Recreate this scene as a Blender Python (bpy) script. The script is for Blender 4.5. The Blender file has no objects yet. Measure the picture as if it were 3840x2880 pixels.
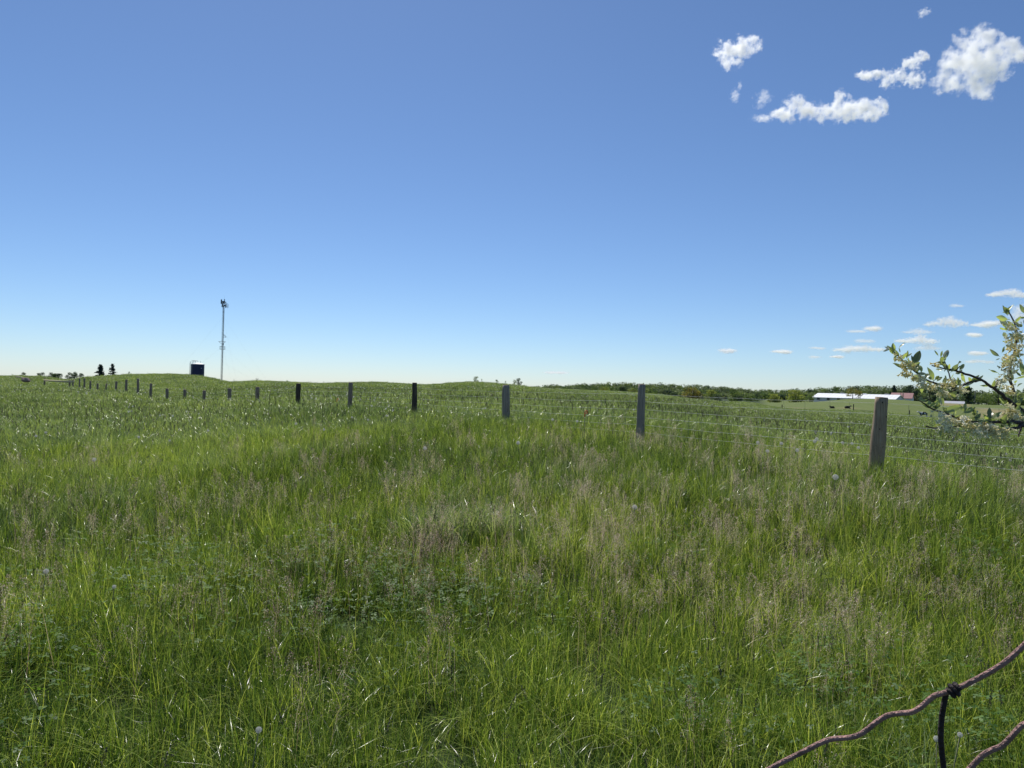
import bpy, bmesh, math, random
import numpy as np
from mathutils import Vector, Matrix, Euler

R = math.radians
scene = bpy.context.scene
COL = scene.collection

# ------------------------------------------------------------------ camera
CZ = 1.5                                   # eye height above the ground at the camera
F_PX = 2742.0                              # focal length in pixels of a 3840 px wide picture
PITCH, ROLL = R(0.27), R(1.5)
_f = np.array([0, math.cos(PITCH), math.sin(PITCH)])
_u0 = np.array([0, -math.sin(PITCH), math.cos(PITCH)])
_r0 = np.array([1.0, 0, 0])
C_R = _r0 * math.cos(ROLL) + _u0 * math.sin(ROLL)
C_U = _u0 * math.cos(ROLL) - _r0 * math.sin(ROLL)
cam_data = bpy.data.cameras.new('camera')
cam_data.sensor_width = 36.0
cam_data.lens = 36.0 * F_PX / 3840.0
cam_data.clip_start = 0.05
cam_data.clip_end = 40000.0
cam = bpy.data.objects.new('camera', cam_data)
COL.objects.link(cam)
m = Matrix.Identity(4)
for i in range(3):
    m[i][0], m[i][1], m[i][2] = C_R[i], C_U[i], -_f[i]
m[2][3] = CZ
cam.matrix_world = m
scene.camera = cam

# ------------------------------------------------------------------ sky and sun
SUN_EL, SUN_AZ = R(54), R(-16)             # azimuth measured from +Y towards +X
world = bpy.data.worlds.new('World')
scene.world = world
world.use_nodes = True
wn, wl = world.node_tree.nodes, world.node_tree.links
wn.clear()
sky = wn.new('ShaderNodeTexSky')
sky.sky_type = 'NISHITA'
sky.sun_disc = False
sky.sun_elevation = SUN_EL
sky.sun_rotation = SUN_AZ
sky.altitude = 0
sky.air_density = 0.80
sky.dust_density = 0.16
sky.ozone_density = 7.8
bg = wn.new('ShaderNodeBackground')
bg.inputs['Strength'].default_value = 0.109
wout = wn.new('ShaderNodeOutputWorld')
wl.new(sky.outputs[0], bg.inputs['Color'])
wl.new(bg.outputs[0], wout.inputs['Surface'])

sun_data = bpy.data.lights.new('sun', 'SUN')
sun_data.energy = 5.0
sun_data.angle = R(0.53)
sun_data.color = (1.0, 0.955, 0.88)
sun = bpy.data.objects.new('sun', sun_data)
COL.objects.link(sun)
sd = Vector((math.sin(SUN_AZ) * math.cos(SUN_EL), math.cos(SUN_AZ) * math.cos(SUN_EL), math.sin(SUN_EL)))
sun.rotation_euler = sd.to_track_quat('Z', 'Y').to_euler()
sun.location = (0, 0, 50)

vs = scene.view_settings
vs.view_transform = 'Standard'
vs.look = 'None'
vs.exposure = 0.0
vs.gamma = 1.0
vs.use_curve_mapping = False
scene.cycles.max_bounces = 20
scene.cycles.diffuse_bounces = 2
scene.cycles.glossy_bounces = 2
scene.cycles.transmission_bounces = 4
scene.cycles.volume_bounces = 16
scene.cycles.transparent_max_bounces = 8
scene.cycles.use_denoising = True
scene.cycles.denoiser = 'OPENIMAGEDENOISE'
scene.cycles.denoising_input_passes = 'RGB_ALBEDO_NORMAL'
scene.cycles.denoising_prefilter = 'ACCURATE'
scene.render.filter_size = 1.0

# ------------------------------------------------------------------ helpers
def at(px, py, depth):
    """point seen at photograph pixel (px, py), `depth` metres ahead of the camera"""
    d = _f * F_PX + C_R * (px - 1920.0) + C_U * (1440.0 - py)
    d = d * (depth / d[1])
    return np.array([d[0], d[1], d[2] + CZ])

def hash2(ix, iy, seed):
    h = (ix.astype(np.int64) * 374761393 + iy.astype(np.int64) * 668265263 + seed * 2147483647) & 0xFFFFFFFF
    h = ((h ^ (h >> 13)) * 1274126177) & 0xFFFFFFFF
    return ((h ^ (h >> 16)) & 0xFFFFFF) / float(0xFFFFFF)

def vnoise(x, y, seed=0):
    x = np.asarray(x, float); y = np.asarray(y, float)
    ix, iy = np.floor(x), np.floor(y)
    fx, fy = x - ix, y - iy
    fx = fx * fx * (3 - 2 * fx); fy = fy * fy * (3 - 2 * fy)
    a = hash2(ix, iy, seed); b = hash2(ix + 1, iy, seed)
    c = hash2(ix, iy + 1, seed); d = hash2(ix + 1, iy + 1, seed)
    return (a * (1 - fx) + b * fx) * (1 - fy) + (c * (1 - fx) + d * fx) * fy

def fbm(x, y, seed=0, octaves=4):
    s, amp, tot = 0.0, 1.0, 0.0
    for k in range(octaves):
        s = s + amp * vnoise(x * 2 ** k, y * 2 ** k, seed + 17 * k); tot += amp; amp *= 0.5
    return s / tot

def tag(o, label=None, cat=None, group=None, kind=None):
    if label: o['label'] = label
    if cat: o['category'] = cat
    if group: o['group'] = group
    if kind: o['kind'] = kind
    return o

def empty(name, loc=(0, 0, 0), rz=0.0):
    o = bpy.data.objects.new(name, None)
    o.empty_display_size = 0.2
    o.location = loc; o.rotation_euler = (0, 0, rz)
    COL.objects.link(o)
    return o

def link(name, me, parent=None, loc=None, rot=None, scale=None):
    o = bpy.data.objects.new(name, me)
    COL.objects.link(o)
    if parent is not None: o.parent = parent
    if loc is not None: o.location = loc
    if rot is not None: o.rotation_euler = rot
    if scale is not None: o.scale = scale
    return o

class MB:
    """collects faces with material index and point attributes, builds one mesh"""
    def __init__(s):
        s.v, s.f, s.m, s.a = [], [], [], {}
    def add(s, verts, faces, mi=0, **attrs):
        n = len(s.v)
        s.v.extend([tuple(map(float, p)) for p in verts])
        s.f.extend([tuple(i + n for i in f) for f in faces])
        s.m.extend([mi] * len(faces))
        for k, val in attrs.items():
            s.a.setdefault(k, {})[n] = list(val)
        return s
    def tube(s, pts, radii, sides=8, mi=0, cap=True):
        pts = [Vector(p) for p in pts]
        if not hasattr(radii, '__len__'): radii = [radii] * len(pts)
        vv, ff = [], []
        ref = None
        for i, p in enumerate(pts):
            d = (pts[min(i + 1, len(pts) - 1)] - pts[max(i - 1, 0)])
            d = d.normalized() if d.length > 1e-9 else Vector((0, 0, 1))
            if ref is None:
                ref = Vector((1, 0, 0)) if abs(d.x) < 0.8 else Vector((0, 1, 0))
            a = (ref - d * ref.dot(d)).normalized()
            ref = a
            b = d.cross(a)
            for k in range(sides):
                t = 2 * math.pi * k / sides
                vv.append(p + (a * math.cos(t) + b * math.sin(t)) * radii[i])
        n = len(pts)
        for i in range(n - 1):
            for k in range(sides):
                k2 = (k + 1) % sides
                ff.append((i * sides + k, i * sides + k2, (i + 1) * sides + k2, (i + 1) * sides + k))
        if cap:
            ff.append(tuple(reversed(range(sides))))
            ff.append(tuple((n - 1) * sides + k for k in range(sides)))
        return s.add(vv, ff, mi)
    def box(s, lo, hi, mi=0, mat=None):
        x0, y0, z0 = lo; x1, y1, z1 = hi
        v = [(x0, y0, z0), (x1, y0, z0), (x1, y1, z0), (x0, y1, z0), (x0, y0, z1), (x1, y0, z1), (x1, y1, z1), (x0, y1, z1)]
        if mat is not None: v = [mat @ Vector(p) for p in v]
        f = [(3, 2, 1, 0), (4, 5, 6, 7), (0, 1, 5, 4), (1, 2, 6, 5), (2, 3, 7, 6), (3, 0, 4, 7)]
        return s.add(v, f, mi)
    def mesh(s, name, mats, smooth=False):
        me = bpy.data.meshes.new(name)
        me.from_pydata(s.v, [], s.f)
        for mm in (mats if isinstance(mats, (list, tuple)) else [mats]): me.materials.append(mm)
        me.polygons.foreach_set('material_index', s.m)
        if smooth: me.polygons.foreach_set('use_smooth', [True] * len(s.f))
        me.update()
        return me
    def build(s, name, mats, parent=None, smooth=False, **kw):
        return link(name, s.mesh(name, mats, smooth), parent, **kw)

def np_mesh(name, V, Fq, mats, mi=None, smooth=False, attrs=None, Ft=None):
    """fast mesh from numpy verts, quads and triangles"""
    me = bpy.data.meshes.new(name)
    V = np.asarray(V, np.float32)
    Fq = np.zeros((0, 4), np.int32) if Fq is None else np.asarray(Fq, np.int32)
    Ft = np.zeros((0, 3), np.int32) if Ft is None else np.asarray(Ft, np.int32)
    me.vertices.add(len(V)); me.vertices.foreach_set('co', V.ravel())
    nl = Fq.size + Ft.size
    me.loops.add(nl)
    me.loops.foreach_set('vertex_index', np.concatenate([Fq.ravel(), Ft.ravel()]).astype(np.int32))
    nf = len(Fq) + len(Ft)
    me.polygons.add(nf)
    st = np.concatenate([np.arange(len(Fq)) * 4, Fq.size + np.arange(len(Ft)) * 3]).astype(np.int32)
    me.polygons.foreach_set('loop_start', st)
    if mi is not None: me.polygons.foreach_set('material_index', np.asarray(mi, np.int32))
    if smooth: me.polygons.foreach_set('use_smooth', np.ones(nf, bool))
    for mm in (mats if isinstance(mats, (list, tuple)) else [mats]): me.materials.append(mm)
    me.update(calc_edges=True)
    for k, val in (attrs or {}).items():
        a = me.attributes.new(k, 'FLOAT', 'POINT'); a.data.foreach_set('value', np.asarray(val, np.float32))
    me.validate()
    return me

# ------------------------------------------------------------------ materials
def new_mat(name):
    mt = bpy.data.materials.new(name); mt.use_nodes = True
    nt = mt.node_tree; nt.nodes.clear()
    out = nt.nodes.new('ShaderNodeOutputMaterial')
    return mt, nt, out

def nd(nt, typ, **kw):
    n = nt.nodes.new(typ)
    for k, val in kw.items():
        if k == 'inp':
            for kk, vv in val.items(): n.inputs[kk].default_value = vv
        else: setattr(n, k, val)
    return n

def ramp(nt, fac, stops):
    n = nt.nodes.new('ShaderNodeValToRGB')
    cr = n.color_ramp
    while len(cr.elements) < len(stops): cr.elements.new(0.5)
    for e, (p, c) in zip(cr.elements, stops):
        e.position = p; e.color = (*c, 1) if len(c) == 3 else c
    nt.links.new(fac, n.inputs[0])
    return n.outputs[0]

def noise(nt, scale, detail=3.0, rough=0.55, vec=None, dist=0.0):
    n = nd(nt, 'ShaderNodeTexNoise', inp={'Scale': scale, 'Detail': detail, 'Roughness': rough, 'Distortion': dist})
    if vec is not None: nt.links.new(vec, n.inputs['Vector'])
    return n.outputs['Fac']

def mixc(nt, fac, a, b, mode='MIX'):
    n = nd(nt, 'ShaderNodeMix', data_type='RGBA', blend_type=mode)
    for sock, val in ((n.inputs[0], fac), (n.inputs[6], a), (n.inputs[7], b)):
        if hasattr(val, 'default_value') or hasattr(val, 'is_linked'): nt.links.new(val, sock)
        elif isinstance(val, (int, float)): sock.default_value = val
        else: sock.default_value = (*val, 1)
    return n.outputs[2]

def mth(nt, op, a, b=None, c=None, clamp=False):
    n = nd(nt, 'ShaderNodeMath', operation=op, use_clamp=clamp)
    for i, val in enumerate((a, b, c)):
        if val is None: continue
        if isinstance(val, (int, float)): n.inputs[i].default_value = val
        else: nt.links.new(val, n.inputs[i])
    return n.outputs[0]

def plain(name, color, rough=0.7, metal=0.0, var=0.25, scale=6.0, bump=0.0, bscale=40.0, color2=None, spec=0.5):
    mt, nt, out = new_mat(name)
    b = nd(nt, 'ShaderNodeBsdfPrincipled', inp={'Roughness': rough, 'Metallic': metal, 'Specular IOR Level': spec})
    tc = nd(nt, 'ShaderNodeTexCoord')
    n1 = noise(nt, scale, 4, 0.6, tc.outputs['Object'])
    c2 = color2 or tuple(max(0, c * (1 - var)) for c in color)
    c1 = tuple(min(1, c * (1 + var * 0.6)) for c in color)
    col = ramp(nt, n1, [(0.3, c2), (0.7, c1)])
    nt.links.new(col, b.inputs['Base Color'])
    if bump:
        bn = nd(nt, 'ShaderNodeBump', inp={'Strength': bump, 'Distance': 0.02})
        nt.links.new(noise(nt, bscale, 3, 0.6, tc.outputs['Object']), bn.inputs['Height'])
        nt.links.new(bn.outputs[0], b.inputs['Normal'])
    nt.links.new(b.outputs[0], out.inputs['Surface'])
    return mt

def leafy(name, stops, trans, tfac=0.42, rough=0.45, gloss=0.05, attr='rnd', big=0.12, bigmix=None, objrand=0.0):
    """thin leaf: diffuse + translucent + a little gloss; colour by the per-blade attribute and a broad world-space noise"""
    mt, nt, out = new_mat(name)
    L = nt.links
    a = nd(nt, 'ShaderNodeAttribute', attribute_name=attr)
    geo = nd(nt, 'ShaderNodeNewGeometry')
    big_n = noise(nt, big, 3, 0.5, geo.outputs['Position'])
    fac = mth(nt, 'MULTIPLY_ADD', a.outputs['Fac'], 1.0, mth(nt, 'MULTIPLY_ADD', big_n, 1.1, -0.55), clamp=True)
    if objrand:
        oi = nd(nt, 'ShaderNodeObjectInfo')
        fac = mth(nt, 'ADD', fac, mth(nt, 'MULTIPLY_ADD', oi.outputs['Random'], objrand, -objrand / 2), clamp=True)
    col = ramp(nt, fac, stops)
    dif = nd(nt, 'ShaderNodeBsdfDiffuse')
    tr = nd(nt, 'ShaderNodeBsdfTranslucent')
    L.new(col, dif.inputs['Color'])
    L.new(mixc(nt, 1.0, col, trans, 'MULTIPLY'), tr.inputs['Color'])
    mx = nd(nt, 'ShaderNodeMixShader'); mx.inputs[0].default_value = tfac
    L.new(dif.outputs[0], mx.inputs[1]); L.new(tr.outputs[0], mx.inputs[2])
    gl = nd(nt, 'ShaderNodeBsdfGlossy', inp={'Roughness': rough, 'Color': (1, 1, 1, 1)})
    m2 = nd(nt, 'ShaderNodeMixShader'); m2.inputs[0].default_value = gloss
    L.new(mx.outputs[0], m2.inputs[1]); L.new(gl.outputs[0], m2.inputs[2])
    L.new(m2.outputs[0], out.inputs['Surface'])
    return mt
# ------------------------------------------------------------------ terrain
# fence posts: pixel of the post (x left, x right, top y, visible foot y); the line runs straight away to the left
POSTS = [(3281, 3331, 1490, 1749), (2393, 2422, 1441, 1626), (1883, 1912, 1444, 1567), (1547, 1563, 1435, 1543),
         (1308, 1322, 1434, 1523), (1111, 1128, 1438, 1502), (957, 975, 1451, 1498), (853, 867, 1456, 1500),
         (761, 772, 1464, 1501), (689, 699, 1461, 1496), (621, 632, 1457, 1500), (561, 572, 1438, 1492),
         (512, 523, 1420, 1471), (470, 479, 1423, 1462), (431, 442, 1430, 1460), (396, 402, 1438, 1459),
         (363, 370, 1438, 1460), (336, 342, 1428, 1460), (313, 320, 1419, 1457), (296, 301, 1418, 1448),
         (272, 277, 1425, 1450), (259, 265, 1425, 1450), (165, 171, 1419, 1440)]
def post_depth(t): return 7.6 * (1 + 0.37 * t)
POST_DEPTH = [post_depth(t) for t in range(20)] + [62.5, 63.5, 68.0]

def relz(px, py, depth): return at(px, py, depth)[2] - CZ
GR_NEAR, GR_FAR = 0.22, 0.20
# columns: pixel x -> list of (depth, ground height relative to the eye)
fence_px = [(-300, 75.0), (168, 68.0)] + [((p[0] + p[1]) / 2, d) for p, d in zip(POSTS, POST_DEPTH)][19::-1] + [(3840, 6.5), (4400, 5.5)]
fence_gz = [-1.25, relz(168, 1440, 68) - 0.3] + [relz((p[0] + p[1]) / 2, p[3], d) - GR_NEAR for p, d in zip(POSTS, POST_DEPTH)][19::-1] + [-1.12, -1.12]
fpx = np.array([a for a, b in fence_px]); fdp = np.array([b for a, b in fence_px]); fgz = np.array(fence_gz)
SKY = [(-500, 1402, 130), (0, 1406, 130), (110, 1405, 130), (190, 1412, 130), (255, 1425, 135), (315, 1413, 125), (400, 1405, 120),
       (500, 1400, 118), (622, 1397, 115), (700, 1400, 115), (770, 1409, 118), (855, 1431, 130), (960, 1424, 118), (1080, 1430, 120),
       (1200, 1435, 125), (1320, 1432, 118), (1420, 1430, 112), (1590, 1441, 125), (1780, 1428, 108), (1900, 1439, 118),
       (2000, 1451, 140), (2120, 1459, 165), (2300, 1465, 180), (2450, 1475, 175), (2600, 1495, 165), (2750, 1508, 158)]
spx = np.array([s[0] for s in SKY]); ssy = np.array([s[1] for s in SKY]); sdp = np.array([s[2] for s in SKY])
NT, NL = 560, 170
TH0, TH1 = R(-46), R(46)
L0, L1 = math.log(0.8), math.log(16000.0)
ths = np.linspace(TH0, TH1, NT); lrs = np.linspace(L0, L1, NL)
ZG = np.zeros((NT, NL))
for i, th in enumerate(ths):
    px = 1920 + F_PX * math.tan(th)
    fd, fz = np.interp(px, fpx, fdp), np.interp(px, fpx, fgz)
    prof = [(0.5, -1.47), (2.0, -1.46), (4.2, -1.36)]
    if fd > 6.0: prof.append((fd * 0.72, 0.75 * fz - 0.25 * 1.36))
    prof.append((fd, fz))
    if px < 2750:
        cy, cd = np.interp(px, spx, ssy), np.interp(px, spx, sdp)
        cz = relz(px, cy, cd) - GR_FAR
        mid = fd + (cd - fd) * 0.25
        prof.append((mid, fz + (cz - fz) * 0.10 + 0.05))
        prof.append((fd + (cd - fd) * 0.7, fz + (cz - fz) * 0.66))
        prof.append((cd, cz))
        prof.append((cd * 1.15, cz - 0.55))
        prof.append((cd * 1.7, min(cz - 2.2, -3.0)))
    else:
        edge = relz(px, np.interp(px, [2750, 2900, 3300, 3440, 3840], [1508, 1528, 1544, 1560, 1580]), 135) - GR_FAR
        prof.append((40.0, fz + (edge - fz) * 0.30))
        prof.append((135.0, edge))
        cy = np.interp(px, [2750, 2900, 3050, 3180, 3300, 3400, 3480, 3600, 3700, 3840, 4400], [1500, 1509, 1506, 1494, 1492, 1498, 1506, 1512, 1516, 1518, 1525])
        cz = relz(px, cy, 265)
        prof.append((200.0, edge + (cz - edge) * 0.5))
        prof.append((265.0, cz)); prof.append((330.0, cz - 1.2))
    prof += [(450.0, -3.8), (900.0, -6.0), (3000.0, -18.0), (16000.0, -92.0)]
    prof.sort()
    pd = np.log([p[0] for p in prof]); pz = [p[1] for p in prof]
    ZG[i] = np.interp(lrs + math.log(math.cos(th)), pd, pz)
def blur(A, k, ax):
    ker = np.exp(-0.5 * (np.arange(-3 * k, 3 * k + 1) / k) ** 2); ker /= ker.sum()
    P = np.apply_along_axis(lambda r: np.convolve(np.pad(r, 3 * k, mode='edge'), ker, 'valid'), ax, A)
    return P
ZG = blur(blur(ZG, 2, 0), 1, 1)

def ground_z(x, y):
    x = np.asarray(x, float); y = np.asarray(y, float)
    th = np.clip(np.arctan2(x, y), TH0, TH1)
    lr = np.clip(np.log(np.maximum(np.hypot(x, y), 0.3)), L0, L1)
    a = (th - TH0) / (TH1 - TH0) * (NT - 1); b = (lr - L0) / (L1 - L0) * (NL - 1)
    i = np.clip(a.astype(int), 0, NT - 2); j = np.clip(b.astype(int), 0, NL - 2)
    fa, fb = a - i, b - j
    z = (ZG[i, j] * (1 - fa) + ZG[i + 1, j] * fa) * (1 - fb) + (ZG[i, j + 1] * (1 - fa) + ZG[i + 1, j + 1] * fa) * fb
    r = np.hypot(x, y)
    amp = np.clip((r - 1.0) / 4.0, 0, 1)
    z = z + amp * (0.10 * (fbm(x * 0.55, y * 0.55, 3, 3) - 0.5) + 0.16 * (fbm(x * 0.09, y * 0.09, 9, 3) - 0.5))
    return z + CZ
def gz1(x, y): return float(ground_z(np.array([x]), np.array([y]))[0])

# ground sheet: polar grid out to the horizon
na_f, na_b, nr = 420, 60, 230
ang = np.concatenate([np.linspace(R(-60), R(60), na_f), np.linspace(R(60), R(300), na_b + 2)[1:-1]])
rad = np.exp(np.linspace(math.log(0.15), math.log(16000), nr))
A, B = np.meshgrid(ang, rad, indexing='ij')
X, Y = np.sin(A) * B, np.cos(A) * B
Z = ground_z(X, Y)
V = np.stack([X, Y, Z], -1).reshape(-1, 3)
na = len(ang)
ii, jj = np.meshgrid(np.arange(na), np.arange(nr - 1), indexing='ij')
i2 = (ii + 1) % na
Fq = np.stack([ii * nr + jj, i2 * nr + jj, i2 * nr + jj + 1, ii * nr + jj + 1], -1).reshape(-1, 4)
cen = len(V)
V = np.vstack([V, [[0, 0, float(Z[0, 0])]]])
Ft = np.array([[cen, ((k + 1) % na) * nr, k * nr] for k in range(na)])
PX = 1920 + F_PX * V[:, 0] / np.maximum(V[:, 1], 0.1)
RR = np.hypot(V[:, 0], V[:, 1])
front = V[:, 1] > 1
past_edge = 138 + 5 * (fbm(V[:, 0] * 0.05, V[:, 1] * 0.05, 5, 3) - 0.5)
pasture = np.where(front & (PX > 2840) & (V[:, 1] > past_edge + np.clip((2960 - PX) * 0.22, 0, 30)), np.clip((PX - 2840) / 40, 0, 1), 0)
track = np.where(front, np.exp(-((V[:, 1] - (150 + 0.02 * (PX - 3000))) / 1.6) ** 2) * (np.abs(PX - 3000) < 330) * 0.7, 0)
till = np.where(front & (PX > 3630) & (V[:, 1] > 146) & (V[:, 1] < 215), np.clip((PX - 3630) / 80, 0, 1) * np.clip(fbm(V[:, 0] * .05, V[:, 1] * .16, 8, 3) * 4 - 1.2, 0, 1), 0)
till = np.maximum(till, np.where(front & (PX > 3500) & (PX < 3640) & (V[:, 1] > 225) & (V[:, 1] < 262), 0.8, 0))

def ground_material():
    mt, nt, out = new_mat('field_ground')
    L = nt.links
    geo = nd(nt, 'ShaderNodeNewGeometry')
    n1 = noise(nt, 0.35, 5, 0.65, geo.outputs['Position'])
    n2 = noise(nt, 5.0, 4, 0.7, geo.outputs['Position'])
    soil = ramp(nt, mth(nt, 'MULTIPLY_ADD', n2, 0.6, mth(nt, 'MULTIPLY', n1, 0.4)), [(0.3, (0.016, 0.026, 0.008)), (0.55, (0.035, 0.06, 0.013)), (0.75, (0.06, 0.065, 0.026))])
    grass = ramp(nt, mth(nt, 'MULTIPLY_ADD', n2, 0.4, mth(nt, 'MULTIPLY', n1, 0.6)), [(0.3, (0.075, 0.115, 0.022)), (0.5, (0.115, 0.15, 0.034)), (0.72, (0.16, 0.175, 0.055))])
    tan = ramp(nt, n1, [(0.3, (0.20, 0.17, 0.08)), (0.7, (0.30, 0.25, 0.13))])
    def at_(nm):
        return nd(nt, 'ShaderNodeAttribute', attribute_name=nm).outputs['Fac']
    c = mixc(nt, at_('pasture'), soil, grass)
    c = mixc(nt, at_('tan'), c, tan)
    b = nd(nt, 'ShaderNodeBsdfPrincipled', inp={'Roughness': 0.9, 'Specular IOR Level': 0.2})
    bp = nd(nt, 'ShaderNodeBump', inp={'Strength': 0.6, 'Distance': 0.15})
    L.new(n2, bp.inputs['Height']); L.new(bp.outputs[0], b.inputs['Normal'])
    L.new(c, b.inputs['Base Color']); L.new(b.outputs[0], out.inputs['Surface'])
    return mt
me = np_mesh('ground', V, Fq, ground_material(), smooth=True, Ft=Ft, attrs={'pasture': pasture, 'tan': np.maximum(track, till)})
ground = link('ground', me)
tag(ground, 'rolling meadow ground under the tall grass, green pasture beyond', kind='structure')
# ------------------------------------------------------------------ grass
M_GRASS = leafy('meadow_grass', [(0.0, (0.010, 0.030, 0.007)), (0.34, (0.050, 0.107, 0.018)), (0.62, (0.19, 0.295, 0.045)), (1.0, (0.58, 0.66, 0.18))],
                (1.5, 1.45, 0.7), 0.40, 0.22, 0.016, big=0.25)
M_BLUE = leafy('broad_blade_grass', [(0.0, (0.050, 0.088, 0.044)), (0.5, (0.175, 0.240, 0.112)), (1.0, (0.42, 0.47, 0.245))],
               (1.5, 1.6, 0.7), 0.40, 0.24, 0.028, big=0.3)
M_STRAW = leafy('dry_straw', [(0.0, (0.22, 0.19, 0.10)), (1.0, (0.42, 0.37, 0.22))], (1.2, 1.1, 0.9), 0.35, 0.4, 0.03)
M_PAN = leafy('grass_panicle', [(0.0, (0.30, 0.20, 0.14)), (0.4, (0.66, 0.49, 0.37)), (1.0, (0.95, 0.84, 0.70))], (1.1, 1.05, 1.0), 0.5, 0.4, 0.02)
M_SPIKE = leafy('grass_spike', [(0.0, (0.035, 0.04, 0.025)), (1.0, (0.12, 0.12, 0.07))], (1.2, 1.2, 0.8), 0.25, 0.4, 0.02)
M_PUFF = leafy('dandelion_seed', [(0.0, (0.62, 0.62, 0.58)), (1.0, (0.8, 0.8, 0.76))], (1.1, 1.1, 1.1), 0.45, 0.5, 0.03)
M_CLOVER = leafy('clover_leaf', [(0.0, (0.06, 0.13, 0.03)), (1.0, (0.13, 0.24, 0.04))], (1.6, 1.6, 0.6), 0.45, 0.55, 0.02)
GM = [M_GRASS, M_BLUE, M_STRAW, M_PAN, M_SPIKE, M_PUFF, M_CLOVER]

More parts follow.
